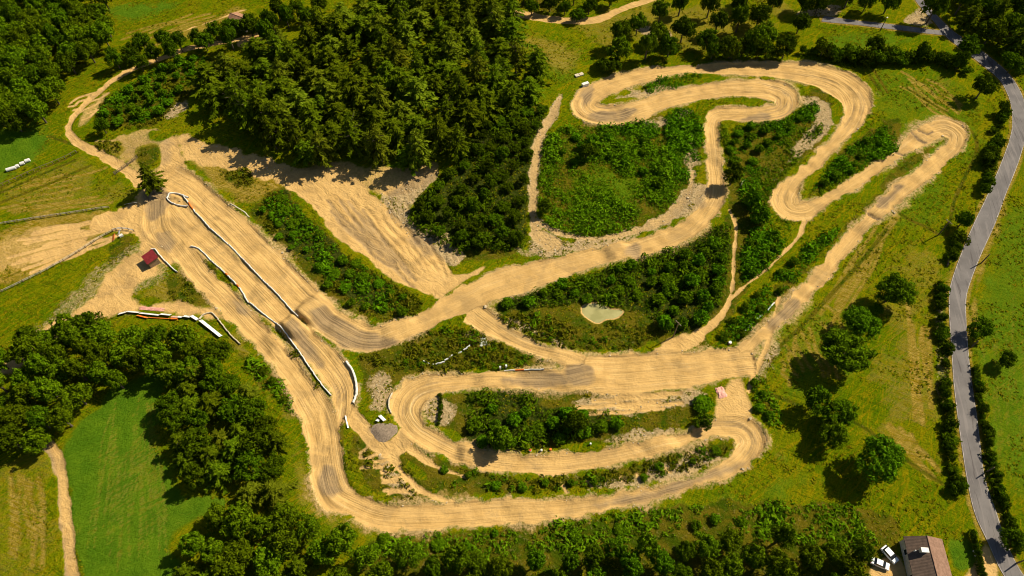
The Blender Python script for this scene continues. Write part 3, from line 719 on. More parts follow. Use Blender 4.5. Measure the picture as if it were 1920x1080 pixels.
# ------------------------------------------------------------------ terrain sheets
Ecls = (E[:-1, :-1] + E[1:, 1:] + E[:-1, 1:] + E[1:, :-1]) / 4
Pcls = (EP[:-1, :-1] + EP[1:, 1:] + EP[:-1, 1:] + EP[1:, :-1]) / 4
FXc, FYc = (X[:-1, :-1] + X[1:, 1:]) / 2, (Y[:-1, :-1] + Y[1:, 1:]) / 2
cls = np.zeros(FXc.shape, np.int32)
NAMES = ["ground", "dirt_track", "dirt_path", "sand_bank", "grass_field", "grass_field", "dirt_yard"]
def poly_class(pts, k):
    P = smooth_closed(GP(pts)); i0, i1 = np.searchsorted(XS, P[:, 0].min()), np.searchsorted(XS, P[:, 0].max())
    j0, j1 = np.searchsorted(YS, P[:, 1].min()), np.searchsorted(YS, P[:, 1].max())
    sl = (slice(j0, j1), slice(i0, i1)); c = cls[sl]; c[sdf(P, FXc[sl], FYc[sl]) > 0] = k
poly_class(SAND_BANK, 3); poly_class(FIELD_LUSH, 4); poly_class(FIELD_LEFT, 5)
poly_class([(270,470),(215,500),(180,545),(60,640),(20,690),(0,700),(60,675),(220,580),(430,600),(420,585),(300,560),(240,560),(260,530),(310,510)], 6)
Gcls = (EG[:-1, :-1] + EG[1:, 1:] + EG[:-1, 1:] + EG[1:, :-1]) / 4
cls[(Pcls > 0) | (Gcls > 0)] = 2
cls[Ecls > 0] = 1
def build_terrain():
    idx = np.arange(NX * NY).reshape(NY, NX)
    quad = np.stack([idx[:-1, :-1], idx[:-1, 1:], idx[1:, 1:], idx[1:, :-1]], -1)
    V = np.stack([X, Y, H], -1).reshape(-1, 3)
    A = np.stack([CH['sand'], CH['pale'], CH['green'], CH['thicket_shade']], -1).reshape(-1, 4)
    B = np.stack([CH['dry'], CH['scrub'], CH['soil'], np.ones_like(E)], -1).reshape(-1, 4)
    uu, dd = U, D
    FLW = np.stack([uu, dd, sstep(-2.0, 0.5, E) * (0.26 + np.minimum(CURV * 8, 0.74))], -1).reshape(-1, 3)
    for k, nm in enumerate(NAMES):
        q = quad[cls == k]
        used, inv = np.unique(q, return_inverse=True)
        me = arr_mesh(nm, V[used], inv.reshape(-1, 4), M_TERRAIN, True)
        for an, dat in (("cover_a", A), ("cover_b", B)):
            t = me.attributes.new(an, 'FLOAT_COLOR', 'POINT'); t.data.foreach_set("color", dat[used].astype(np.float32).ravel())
        t = me.attributes.new("flow", 'FLOAT_VECTOR', 'POINT'); t.data.foreach_set("vector", FLW[used].astype(np.float32).ravel())
        setp(link(nm, me), kind='structure')
#BUILDINGS_PLOT
HOUSE_Z = plot([(1700,1000),(1785,1000),(1810,1130),(1720,1130)])
HUT_Z = plot([(262,480),(285,475),(300,492),(278,502)])
build_terrain()

# pond
def pond():
    n = len(POND); c = POND.mean(0)
    V = [(c[0], c[1], POND_Z)] + [(c[0] + (p[0] - c[0]) * 1.02, c[1] + (p[1] - c[1]) * 1.02, POND_Z) for p in POND]
    F = [(0, i + 1, (i + 1) % n + 1) for i in range(n)]
    m = NT("pond_water"); m.color(m.mix(m.remap(m.noise(m.pos(), 0.25, 3), 0.35, 0.65), (0.26, 0.24, 0.085), (0.36, 0.325, 0.13)))
    m.rough(0.3); m.b.inputs["Specular IOR Level"].default_value = 0.4
    m.bump(m.noise(m.pos(), 2.0, 2), 0.05, 0.1)
    setp(link("pond_water", arr_mesh("pond_water", V, F, m.m)), kind='structure')
pond()

# roads
def roads():
    m = NT("asphalt"); p = m.pos()
    c = m.mix(m.remap(m.noise(p, 0.15, 5), 0.35, 0.65), (0.125, 0.112, 0.106), (0.170, 0.152, 0.142))
    c = m.mix(m.math('MULTIPLY', m.remap(m.noise(p, 2.5, 5, 0.7), 0.55, 0.7), 0.35), c, (0.10, 0.085, 0.08))
    cr = m.noise(m.mapping(p, (0, 0, R(-8)), (0.9, 0.06, 1)), 1.0, 4, 0.6, 0.8)
    c = m.mix(m.math('MULTIPLY', m.remap(cr, 0.58, 0.63), 0.6), c, (0.07, 0.058, 0.055))
    c = m.mix(m.math('MULTIPLY', m.remap(cr, 0.42, 0.36), 0.3), c, (0.27, 0.23, 0.21))
    m.color(c); m.rough(0.85); m.bump(m.noise(p, 6, 3), 0.2, 0.05)
    mk = plain("worn_white_paint", (0.36, 0.31, 0.25), 0.8, 0.5, 0.6)
    for nm, C, z in (("asphalt_road", ROADS[0], 0.02), ("side_road", ROADS[1], 0.010)):
        c, a, b = C[:, :2], C[:, 2:4], C[:, 4:6]
        V, F = [], []
        for i in range(len(C)):
            for k in range(5):
                q = a[i] + (b[i] - a[i]) * k / 4
                V.append((q[0], q[1], float(h0(q[0], q[1])) + z + 0.05 * (1 - (k / 2 - 1) ** 2)))
        for i in range(len(C) - 1):
            for k in range(4):
                F.append((i * 5 + k, i * 5 + k + 1, (i + 1) * 5 + k + 1, (i + 1) * 5 + k))
        o = setp(link(nm, arr_mesh(nm, V, F, m.m, True)), kind='structure')
        if nm == "asphalt_road":
            for side, off in ((0, 0.03), (1, 0.97)):
                V, F = [], []
                for i in range(len(C)):
                    for w in (-0.012, 0.012):
                        q = a[i] + (b[i] - a[i]) * (off + w); k = off + w
                        V.append((q[0], q[1], float(h0(q[0], q[1])) + z + 0.05 * (1 - (2 * k - 1) ** 2) + 0.012))
                F = [(2 * i, 2 * i + 1, 2 * i + 3, 2 * i + 2) for i in range(len(C) - 1)]
                link("edge_line", arr_mesh("edge_line", V, F, mk), o)
roads()

# ------------------------------------------------------------------ foliage builders
def leaf_quads(c, n, size, asp, rng, tdir=None):
    """quads centred on c (k,3) facing n (k,3)"""
    k = len(c)
    n = n / (np.linalg.norm(n, axis=1)[:, None] + 1e-9)
    r = rng.normal(size=(k, 3)); t = np.cross(n, r) if tdir is None else tdir - n * (tdir * n).sum(1)[:, None]; t /= np.linalg.norm(t, axis=1)[:, None] + 1e-9
    b = np.cross(n, t)
    s = size[:, None]
    return np.stack([c - t * s * asp, c - b * s * 0.55, c + t * s * asp, c + b * s * 0.55], 1)
def rand_dirs(k, rng, zmin=-1.0):
    v = rng.normal(size=(k * 3, 3)); v /= np.linalg.norm(v, axis=1)[:, None]
    v = v[v[:, 2] > zmin]
    while len(v) < k: v = np.vstack([v, v])
    return v[:k]
def quads_to_mesh(name, Q, mat):
    Q = np.asarray(Q, np.float32)
    return arr_mesh(name, Q.reshape(-1, 3), np.arange(len(Q) * 4).reshape(-1, 4), mat)
def broad_crown(seed, nclump=55, leaves=46, flat=0.8, mat=None, lsize=0.34, lump=0.24, rag=0.25):
    """unit crown: radius 1, centre at z=0; scaled when placed"""
    rng = np.random.default_rng(seed); Q = []
    dirs = rand_dirs(nclump, rng, -0.45)
    lobes = rand_dirs(5, rng, -0.2)
    for d in dirs:
        ext = 0.50 + 0.50 * max(0, (lobes @ d).max()) ** 2 + rng.normal() * 0.05
        rr = ext * (rng.uniform(0.72, 1.0) if rng.random() < .8 else rng.uniform(.3, .7))
        c = d * rr * np.array([1, 1, flat])
        lr = lump * rng.uniform(0.7, 1.3)
        dd = rand_dirs(leaves, rng, -0.55)
        pts = c + dd * lr * rng.uniform(0.6, 1.12, (leaves, 1))
        nrm = dd + rng.normal(size=dd.shape) * 0.45
        Q.append(leaf_quads(pts, nrm, lsize * 0.2 * rng.uniform(0.7, 1.5, leaves), 1.0 + rag, rng))
    return quads_to_mesh("crown", np.concatenate(Q), mat)
def conifer_crown(seed, mat, whorls=9, wide=0.34, droop=0.35, shag=1.0):
    """unit height 1 (base z=0), radius about 'wide' at the bottom"""
    rng = np.random.default_rng(seed); C, N, S, T = [], [], [], []
    for w in range(whorls):
        f = w / (whorls - 1)
        z = 0.22 + 0.76 * f
        rad = wide * (1 - f) ** 0.55 * rng.uniform(0.8, 1.2) + 0.04
        nb = int(7 - 1.5 * f); a0 = rng.uniform(0, 6.28)
        for b in range(nb):
            a = a0 + b * 6.283 / nb + rng.normal() * 0.18
            L = rad * rng.uniform(0.6, 1.25); dr = droop * rng.uniform(0.4, 1.3)
            ns = max(4, int(4 + L * 30))
            for k in range(ns):
                s = (k + 0.6) / ns
                p = np.array([math.cos(a) * L * s, math.sin(a) * L * s, z + 0.10 * s * L / 0.3 - dr * L * s * s])
                wd = 0.036 * (1.25 - s) * (0.7 + L * 2) * shag
                for sd in (-1, 1):
                    q = p + np.array([-math.sin(a), math.cos(a), 0]) * sd * wd * rng.uniform(0.3, 1.0) + np.array([0, 0, -0.012 * abs(sd)])
                    C.append(q + rng.normal(size=3) * 0.006); N.append(np.array([math.cos(a) * 0.4, math.sin(a) * 0.4, 1.0]) + rng.normal(size=3) * 0.55)
                    T.append(np.array([math.cos(a + sd * .7), math.sin(a + sd * .7), -.25])); S.append(rng.uniform(0.018, 0.034) * (1.0 + 0.5 * (1 - f)))
    return quads_to_mesh("crown", leaf_quads(np.array(C), np.array(N), np.array(S), 1.9, rng, np.array(T)), mat)
def trunk_mesh(r, seed):
    """tapered trunk with limbs, unit height"""
    rng = random.Random(seed); b = MB()
    b.tube((0, 0, -0.03), (rng.uniform(-.01, .01), 0, 0.45), r, r * 0.7, 7)
    b.tube((0, 0, 0.44), (rng.uniform(-.02, .02), rng.uniform(-.02, .02), 0.86), r * 0.68, r * 0.2, 7)
    for k in range(6):
        a = k * 1.05 + rng.uniform(-.3, .3); z = 0.35 + 0.07 * k
        b.tube((0, 0, z), (math.cos(a) * .22, math.sin(a) * .22, z + 0.14), r * 0.4, r * 0.12, 5)
    me = bpy.data.meshes.new("trunk"); me.from_pydata(b.v, [], b.f); me.materials.append(M_BARK); me.update()
    return me
TRUNK_C = [trunk_mesh(0.016, 1), trunk_mesh(0.018, 2)]
TRUNK_B = [trunk_mesh(0.03, 3), trunk_mesh(0.035, 4)]
CROWN = {
    'conifer': [conifer_crown(100 + k, M_CONIFER, 7 + k % 3, 0.30 + 0.03 * (k % 3), 0.30 + 0.08 * (k % 4), 1.0) for k in range(7)] + [conifer_crown(150 + k, M_CONIFER_PALE, 7, 0.33, 0.45, 1.1) for k in range(2)],
    'broad': [broad_crown(200 + k, 62, 46, 0.85, M_BROAD) for k in range(6)],
    'oak': [broad_crown(300 + k, 130, 58, 0.78, M_OAK, 0.22, 0.165) for k in range(4)],
    'dark': [broad_crown(400 + k, 60, 46, 0.85, M_DARK, 0.34) for k in range(5)],
    'shrub': [broad_crown(500 + k, 26, 40, 0.8, M_DARK, 0.55, 0.34) for k in range(4)],
    'bush': [broad_crown(600 + k, 24, 40, 0.75, M_BRAMBLE, 0.6, 0.36, 0.5) for k in range(4)],
}
for n, l in CROWN.items():
    for me in l: me.name = n + "_crown"
COUNT = {}
def tree(name, kind, x, y, h, r, label, cat='tree', group=None, rng=random):
    """a tree: trunk and crown on a root at its foot"""
    z = zat(x, y)
    root = empty(name, (x, y, z - 0.05), rng.uniform(0, 6.28), label, cat, group)
    cr = link("crown", rng.choice(CROWN[kind]), root)
    if kind == 'conifer':
        cr.scale = (r / 0.33, r / 0.33, h)
        tr = link("trunk", rng.choice(TRUNK_C), root); tr.scale = (h, h, h)
    else:
        ch = h * 0.46 if kind not in ('shrub', 'bush') else h * 0.55
        cr.location = (0, 0, h - ch * 0.9); cr.scale = (r, r, ch / 0.82)
        tr = link("trunk", rng.choice(TRUNK_B), root); tr.scale = (h, h, h * 0.85)
    COUNT[name] = COUNT.get(name, 0) + 1
    return root
def crown_at(px, py, h, frac=0.6):
    return G(px, py, h * frac)
def scatter(poly, spacing, up=0.0, clear=1.0, seed=0, avoid_roads=True):
    rng = np.random.default_rng(seed)
    P = smooth_closed(GP(poly, up))
    lo, hi = P.min(0), P.max(0)
    n = int((hi - lo).prod() / spacing ** 2 * 12) + 20
    C = lo + rng.random((n, 2)) * (hi - lo)
    C = C[sdf(P, C[:, 0], C[:, 1]) > 0]
    keep, cell = [], {}
    for c in C:
        if clear is not None and (at(E, c[0], c[1]) > -clear or at(EROAD, c[0], c[1]) > -clear - 0.5): continue
        k = (int(c[0] // spacing), int(c[1] // spacing))
        if any(((q[0] - c[0]) ** 2 + (q[1] - c[1]) ** 2) < spacing ** 2 for a in (-1, 0, 1) for b in (-1, 0, 1) for q in cell.get((k[0] + a, k[1] + b), ())): continue
        cell.setdefault(k, []).append(c); keep.append(c)
    return keep
def wood(poly, spacing, name, kind, hr, rr, label, group, seed, mixk=None, clear=2.5):
    rng = random.Random(seed); hm = sum(hr) / 2
    for c in scatter(poly, spacing, hm * 0.6, clear, seed):
        h = rng.uniform(*hr); r = rng.uniform(*rr)
        k = kind if not mixk or rng.random() > mixk[1] else mixk[0]
        tree(name, k, c[0], c[1], h, r, label, 'tree', group, rng)

# ------------------------------------------------------------------ woods
wood([(350,160),(430,110),(520,60),(640,10),(760,-40),(960,-40),(960,60),(1010,120),(1030,170),(960,180),(905,225),(840,285),(760,295),(680,255),(640,230),(610,270),(560,285),(480,230),(370,190)],
     7.2, "conifer_tree", 'conifer', (9, 16), (3.6, 7.2), "tall dark conifer in the dense wood above the sandy bank", "conifers of the central wood", 21)
wood([(-60,-40),(180,-40),(215,30),(180,90),(120,130),(95,190),(60,220),(-60,235)], 6.0, "broadleaf_tree", 'broad', (8, 11), (3.6, 5.4),
     "dense broadleaf tree in the top left corner wood", "trees of the top left wood", 22, ('dark', .35))
wood([(40,628),(110,600),(240,606),(365,622),(435,666),(430,700),(310,695),(190,720),(130,790),(90,825),(-40,830),(-40,700)], 4.9, "broadleaf_tree", 'broad', (7, 10.5), (2.5, 4.5),
     "dense leafy tree in the wood behind the banners", "trees of the lower left wood", 23, ('dark', .3))
wood([(308,690),(430,690),(480,750),(545,860),(550,950),(450,930),(385,905),(330,880),(306,820)], 4.4, "conifer_tree", 'conifer', (5.5, 8.5), (2.7, 4.4),
     "dark conifer on the wooded strip beside the bright green field", "conifers beside the green field", 24, ('dark', .45))
wood([(360,985),(440,955),(560,950),(640,990),(710,1030),(720,1140),(330,1140),(345,1030)], 4.8, "broadleaf_tree", 'broad', (6.5, 9.5), (2.6, 4.4),
     "leafy tree in the wood south of the green field", "trees south of the green field", 25, ('conifer', .35))
wood([(700,1035),(860,1045),(960,1060),(1080,1040),(1200,1015),(1330,1015),(1460,1000),(1600,1020),(1640,1060),(1620,1140),(700,1140)], 4.6, "broadleaf_tree", 'broad', (6, 10), (2.4, 3.6),
     "leafy tree in the belt along the bottom edge", "trees of the bottom belt", 26, ('oak', .35))
wood([(200,110),(250,85),(330,60),(420,50),(470,35),(560,0),(620,10),(500,60),(430,75),(360,85),(300,100),(230,125)], 5.5, "broadleaf_tree", 'dark', (7, 10), (2.6, 4.0),
     "dark round tree in the row above the sandy footpath", "trees along the upper footpath", 27)
wood([(1110,95),(1180,50),(1230,10),(1330,-10),(1500,-20),(1530,30),(1470,70),(1400,90),(1330,110),(1230,100)], 9.0, "broadleaf_tree", 'dark', (8, 12), (3.2, 4.8),
     "dark tree in the scattered grove above the track", "trees of the upper grove", 28, ('broad', .3))
wood([(940,-20),(1090,-30),(1180,-10),(1100,25),(1040,28),(960,15)], 6.0, "broadleaf_tree", 'dark', (5, 8), (2.4, 3.6),
     "dark tree north of the sandy lane at the top edge", "trees north of the sandy lane", 29)
wood([(1740,-30),(2000,-60),(2000,90),(1900,95),(1840,70),(1790,50),(1750,20)], 7.5, "broadleaf_tree", 'broad', (10, 14), (4.0, 5.6),
     "dark tree in the top right corner beyond the road", "trees of the top right wood", 30, ('conifer', .3))
wood([(1520,0),(1600,-30),(1680,-10),(1660,15),(1600,25),(1560,20)], 7.0, "broadleaf_tree", 'dark', (8, 11), (3.4, 4.6),
     "dark tree above the narrow side road", "trees above the side road", 31)
wood([(385,150),(450,195),(520,240),(590,275),(650,255),(720,285),(790,285),(780,262),(700,250),(640,232),(580,250),(500,205),(430,160)],
     7.5, "conifer_tree", 'conifer', (15, 19), (4.2, 5.6), "tallest dark conifer on the lower edge of the central wood, shading the sand", "tall edge conifers of the central wood", 35)
# singled-out trees
def one(px, py, name, kind, h, r, label, cat='tree', frac=0.6):
    x, y = crown_at(px, py, h, frac)
    return tree(name, kind, x, y, h, r, label, cat, None, random.Random(px * 7 + py))
one(1676,545,"broadleaf_tree",'oak',10,5.6,"large round green tree, uppermost of the meadow trees")
one(1612,607,"broadleaf_tree",'oak',9,5.6,"wide green tree between the small bush and the largest meadow tree")
one(1582,662,"broadleaf_tree",'oak',10.5,7.8,"largest spreading green tree on the meadow beside the straight")
one(1643,581,"bush",'oak',4.2,2.2,"small round bush just below the uppermost meadow tree",'bush')
one(1530,752,"broadleaf_tree",'dark',8,4.2,"dark tree at the left of the lower meadow cluster")
one(1578,775,"broadleaf_tree",'oak',8,4.4,"bright green tree at the right of the lower meadow cluster")
one(1562,812,"broadleaf_tree",'broad',7.5,4.0,"thin olive tree with sparse crown at the foot of the meadow cluster")
one(1655,862,"broadleaf_tree",'oak',11,6.3,"big round green tree with a long shadow at the bottom of the meadow")
one(1838,615,"broadleaf_tree",'dark',6,3.3,"dark round tree on the right verge of the asphalt road")
one(1888,673,"broadleaf_tree",'dark',5,2.6,"lone dark tree standing in the right hand green field")
one(1900,1008,"broadleaf_tree",'dark',6,3.2,"dark tree overhanging the road near the house")
one(278,330,"conifer_tree",'conifer',12,3.8,"lone conifer at the fork of sandy tracks with a spiky shadow")
one(1376,328,"broadleaf_tree",'dark',8,3.4,"dark tree casting its shadow across the inner lane")
one(942,822,"broadleaf_tree",'broad',8,3.4,"olive tree in the lower infield casting shade on the track")
one(1078,792,"broadleaf_tree",'dark',7,3.0,"dark tree at the right end of the infield thicket")
one(1318,754,"bush",'bush',2.0,3.0,"mossy green bush beside the faded red sheet",'bush')
one(1320,790,"bush",'shrub',3.6,2.2,"dark bush beside the top of the lower hairpin",'bush')
one(1808,412,"broadleaf_tree",'dark',6,3.0,"dark round tree hugging the left road edge below the bend")
one(1845,163,"broadleaf_tree",'dark',9,4.6,"large dark tree left of the road bend at upper right")
one(1815,88,"broadleaf_tree",'dark',9,4.8,"dark tree at the road junction hiding part of the road")
one(1902,118,"broadleaf_tree",'dark',8,4.6,"dark tree right of the road opposite the hedge end")
one(1640,82,"broadleaf_tree",'dark',8,3.6,"pointed dark tree rising from the hedge below the side road")
one(1425,402,"broadleaf_tree",'bush',6,3.4,"dark leafy tree between the narrow trail and the hairpin")
one(1412,372,"broadleaf_tree",'bush',6,3.0,"leafy tree just above the narrow trail bushes")
one(1020,385,"broadleaf_tree",'dark',5,2.6,"dark tree at the left rim of the bright fern hollow")
one(1100,285,"broadleaf_tree",'dark',6,3.0,"dark tree in the thicket below the left hairpin")
one(190,235,"broadleaf_tree",'dark',6,3.0,"dark tree beside the sandy footpath at left")

def row(pts, n, name, kind, hr, rr, label, cat, group, seed, jit=1.0):
    rng = random.Random(seed); P, s = resample(GP(catmull(pts, 5)), 0.5)
    for k in range(n):
        q = P[int((k + 0.5) / n * (len(P) - 1))]
        g = rng.choice((0.6, 0.85, 1.0, 1.25)) if jit > .3 else 1
        tree(name, kind, q[0] + rng.uniform(-jit, jit), q[1] + rng.uniform(-jit, jit), rng.uniform(*hr) * g, rng.uniform(*rr) * g, label, cat, group, rng)
HED = 'hedge shrub'
row([(1880,215),(1868,245),(1862,275),(1852,305),(1846,345),(1838,370)], 17, "hedge_shrub", 'shrub', (2.6, 4), (1.4, 2.4), "dark shrub in the roadside hedge below the upper right bend", HED, "hedge below the upper bend", 41)
row([(1800,445),(1790,470),(1782,490)], 8, "hedge_shrub", 'shrub', (2.5, 4), (1.4, 2.3), "dark shrub in the short hedge left of the road bend", HED, "short hedge by the bend", 42)
row([(1762,535),(1760,570),(1762,605),(1768,650),(1772,690)], 16, "hedge_shrub", 'shrub', (1.8, 3.2), (1.0, 1.8), "dark shrub in the hedge between the meadow trees and the road", HED, "hedge beside the meadow trees", 43)
row([(1768,720),(1775,760),(1780,820),(1785,870),(1795,930)], 24, "hedge_shrub", 'shrub', (1.8, 3.2), (1.0, 1.8), "dark shrub in the lower hedge on the left road verge", HED, "lower hedge left of the road", 44)
row([(1825,690),(1832,740),(1845,800),(1855,860),(1870,910),(1885,960),(1900,1040)], 36, "hedge_shrub", 'shrub', (1.4, 2.4), (0.8, 1.4), "low dark shrub in the hedge along the right side of the road", HED, "hedge right of the road", 45, 0.5)
row([(1500,100),(1540,105),(1590,112),(1640,118),(1700,112),(1760,118),(1820,140)], 26, "hedge_shrub", 'shrub', (4, 6), (2.4, 3.6), "dark shrub in the hedge between the upper track and side road", HED, "hedge above the upper track", 46, 1.4)
row([(1330,112),(1380,108),(1430,108),(1480,108)], 9, "hedge_shrub", 'dark', (5, 8), (2.8, 3.8), "dark tree-like shrub shading the upper edge of the track", HED, "shrubs shading the upper track", 47, 1.0)
row([(1130,135),(1160,128)], 3, "hedge_shrub", 'dark', (4, 6), (2.4, 3.2), "dark shrub above the left hairpin of the upper track", HED, "shrubs above the left hairpin", 48, 1.0)
row([(826,742),(827,765),(822,798)], 9, "hedge_shrub", 'shrub', (0.9, 1.3), (0.5, 0.7), "tiny dark shrub in the thin row inside the left bend", HED, "thin shrub row inside the bend", 49, 0.15)
row([(1818,1000),(1828,1040),(1842,1095)], 16, "hedge_shrub", 'shrub', (1.8, 2.2), (0.7, 0.9), "dark clipped shrub in the garden hedge beside the house", HED, "garden hedge of the house", 50, 0.15)

# scattered shrubs in the rough
def shrubs(poly, spacing, hr, rr, kind, label, group, seed, prob=1.0):
    rng = random.Random(seed)
    for c in scatter(poly, spacing, 1.0, 1.6, seed):
        if rng.random() < prob:
            tree("shrub", kind, c[0], c[1], rng.uniform(*hr), rng.uniform(*rr), label, 'shrub', group, rng)
shrubs([(760,415),(835,335),(900,240),(960,195),(1025,195),(1000,260),(990,340),(990,455),(920,465),(850,455)], 4.6, (2.5, 5), (1.8, 3.0), 'dark', "dark shrub in the thicket between the wood and the gravel lane", "shrubs of the dark thicket", 61)
shrubs([(1060,245),(1150,250),(1235,265),(1250,330),(1230,360),(1200,320),(1130,300),(1050,310)], 5.0, (1.8, 3.2), (1.3, 2.4), 'bush', "green shrub in the hollow below the left hairpin", "shrubs of the fern hollow", 62)
shrubs([(1240,500),(1340,440),(1360,470),(1350,570),(1300,610),(1240,615),(1230,580)], 4.0, (2.2, 4.2), (1.6, 2.6), 'bush', "dark green shrub in the thicket right of the pond", "shrubs right of the pond", 63)
shrubs([(930,570),(1000,548),(1160,500),(1240,490),(1220,560),(1100,560),(1000,570)], 3.8, (1.6, 3), (1.4, 2.2), 'bush', "green shrub in the thicket above the pond", "shrubs above the pond", 64)
shrubs([(870,800),(900,765),(1000,768),(1160,775),(1180,790),(1060,822),(960,838),(890,828)], 3.6, (1.8, 3.2), (1.4, 2.2), 'bush', "green shrub in the lower infield thicket", "shrubs of the lower infield", 65)
shrubs([(475,385),(525,352),(600,440),(700,520),(780,570),(740,600),(660,580),(560,490)], 4.2, (1.0, 2.0), (1.0, 2.0), 'bush', "low shrub on the rough strip below the sandy bank", "shrubs below the sandy bank", 66)
shrubs([(240,165),(330,110),(400,105),(370,150),(300,220),(210,235),(185,210)], 4.4, (1.8, 3.2), (1.4, 2.4), 'bush', "leafy shrub on the slope left of the conifer wood", "shrubs left of the wood", 67)
shrubs([(1360,240),(1470,225),(1515,190),(1525,215),(1470,255),(1420,300),(1380,320)], 4.0, (1.4, 2.6), (1.2, 2.0), 'bush', "green shrub in the wedge inside the upper loop", "shrubs inside the upper loop", 68)
shrubs([(1520,360),(1600,275),(1660,235),(1675,275),(1600,320)], 4.0, (1.4, 2.6), (1.2, 2.0), 'bush', "green shrub between the two right hand lanes", "shrubs between right hand lanes", 69)
shrubs([(1385,480),(1440,440),(1470,440),(1400,530)], 4.0, (1.6, 3), (1.4, 2.2), 'bush', "leafy shrub between the two narrow trails", "shrubs between the narrow trails", 70)
shrubs([(1330,650),(1400,570),(1480,480),(1500,500),(1420,600),(1360,655)], 4.4, (1.2, 2.2), (1.0, 1.8), 'shrub', "dark shrub beside the long diagonal straight", "shrubs beside the diagonal straight", 71)
shrubs([(780,840),(900,885),(1050,900),(1250,860),(1360,830),(1360,850),(1200,905),(960,925),(850,905)], 5.0, (0.9, 1.6), (0.8, 1.4), 'bush', "low shrub on the strip between the two bottom lanes", "shrubs between the bottom lanes", 72, .8)
shrubs([(700,1000),(1000,990),(1240,960),(1420,950),(1480,975),(1200,1000),(1000,1030),(720,1020)], 5.0, (0.9, 1.8), (0.9, 1.9), 'bush', "leafy shrub on the bank above the bottom tree belt", "shrubs above the bottom belt", 73, .6)
shrubs([(445,655),(520,700),(590,790),(560,780),(490,715)], 3.5, (1, 2), (0.9, 1.5), 'shrub', "dark shrub on the verge of the left straight", "shrubs beside the left straight", 74, .8)
shrubs([(1405,700),(1440,730),(1450,800),(1425,780)], 3.0, (1, 2), (0.9, 1.5), 'bush', "shrub on the bank right of the lower hairpin", "shrubs right of the hairpin", 75, .8)

# ------------------------------------------------------------------ thickets and ground cover nobody could count
def cover(name, mat, polys, spacing, rr, hh, leaves, lsize, seed, label, clear=0.6, thin=0.0, asp=1.8, gap=0.30):
    rng = np.random.default_rng(seed); Q = []
    for poly in polys:
        for c in scatter(poly, spacing, 0.0, clear, seed):
            if at(EP, c[0], c[1]) > -0.3 or at(EG, c[0], c[1]) > -0.1 or rng.random() < thin: continue
            if at(CH['sand'], c[0], c[1]) > 0.6: continue
            nz = float(fbm(np.array([c[0]]), np.array([c[1]]), 0.16, seed, 3)[0])
            if nz < gap + thin * 0.35: continue
            r = rng.uniform(*rr) * (0.45 + 1.25 * min(max((nz - 0.3) / 0.4, 0), 1)); hgt = r * rng.uniform(*hh); z = zat(c[0], c[1])
            d = rand_dirs(leaves, rng, -0.1)
            p = np.array([c[0], c[1], z]) + d * np.array([r, r, hgt]) * rng.uniform(0.5, 1.1, (leaves, 1))
            Q.append(leaf_quads(p, d + rng.normal(size=d.shape) * 0.6 + np.array([0, 0, .3]), lsize * r * rng.uniform(0.7, 1.4, leaves), asp, rng))
    setp(link(name, quads_to_mesh(name, np.concatenate(Q), mat)), label, 'undergrowth', None, 'stuff')
cover("bramble_thicket", M_BRAMBLE, [T_POND, T_INF1, T_INF2], 1.45, (0.7, 1.3), (0.9, 1.7), 34, 0.20, 81, "dense green brambles around the pond and across the lower infield")
cover("bramble_thicket", M_BRAMBLE, [[(490,385),(525,350),(562,392),(600,440),(690,505),(760,560),(740,592),(690,580),(640,545),(560,470)], [(230,165),(330,112),(400,102),(370,150),(310,190),(280,228),(205,236),(180,212)]], 1.3, (0.6, 1.1), (0.8, 1.4), 30, 0.24, 91, "mixed green scrub on the strip below the sandy bank and left of the wood", thin=.12)
cover("hedge_undergrowth", M_DARK, [[(1754,532),(1774,532),(1782,690),(1798,930),(1774,930),(1760,690)], [(1822,690),(1834,690),(1858,830),(1905,1040),(1885,1040),(1840,830)], [(1500,98),(1640,112),(1820,132),(1815,148),(1640,128),(1500,112)], [(1842,350),(1860,270),(1872,215),(1886,225),(1872,290),(1852,360)]], 1.3, (0.5, 1.1), (0.7, 1.3), 26, 0.24, 94, "dark growth filling the hedges along the road and above the upper track", thin=.1)
cover("bramble_thicket", M_DARK, [T_DARK], 1.5, (0.7, 1.5), (1.0, 1.8), 34, 0.20, 82, "dark undergrowth between the conifer wood and the gravel lane")
cover("fern_thicket", M_FERN, [T_LOOP], 0.95, (0.5, 1.25), (0.8, 1.6), 28, 0.22, 83, "bright green ferns filling the hollow below the left hairpin", gap=.2)
cover("bramble_thicket", M_BRAMBLE, [[(1358,240),(1430,232),(1500,215),(1530,190),(1535,215),(1480,255),(1430,300),(1375,330)], [(1385,310),(1480,290),(1450,345),(1425,400),(1395,390)], [(1512,362),(1600,268),(1668,228),(1685,262),(1675,285),(1600,326),(1545,352)],
      [(1390,450),(1460,400),(1490,430),(1420,520),(1385,560)], [(1330,655),(1400,575),(1490,480),(1600,405),(1510,500),(1420,605),(1362,655)], [(1190,165),(1300,135),(1325,145),(1240,178)], [(1240,215),(1310,200),(1315,330),(1275,350),(1255,290)], [(1100,236),(1240,225),(1235,262),(1150,250)]], 1.0, (0.6, 1.35), (0.8, 1.4), 28, 0.22, 84, "green undergrowth between the right hand lanes of the circuit", thin=.05, gap=.26)
cover("fern_thicket", M_FERN, [[(1425,300),(1480,258),(1535,225),(1548,238),(1500,290),(1462,338),(1445,372),(1420,405),(1400,380)], [(1520,365),(1600,310),(1660,285),(1690,300),(1640,330),(1560,375)], [(1345,235),(1362,235),(1372,300),(1360,310)]], 1.05, (0.4, 0.9), (0.7, 1.4), 26, 0.26, 92, "bright grass and ferns in the wedges beside the upper right lanes", thin=.1)
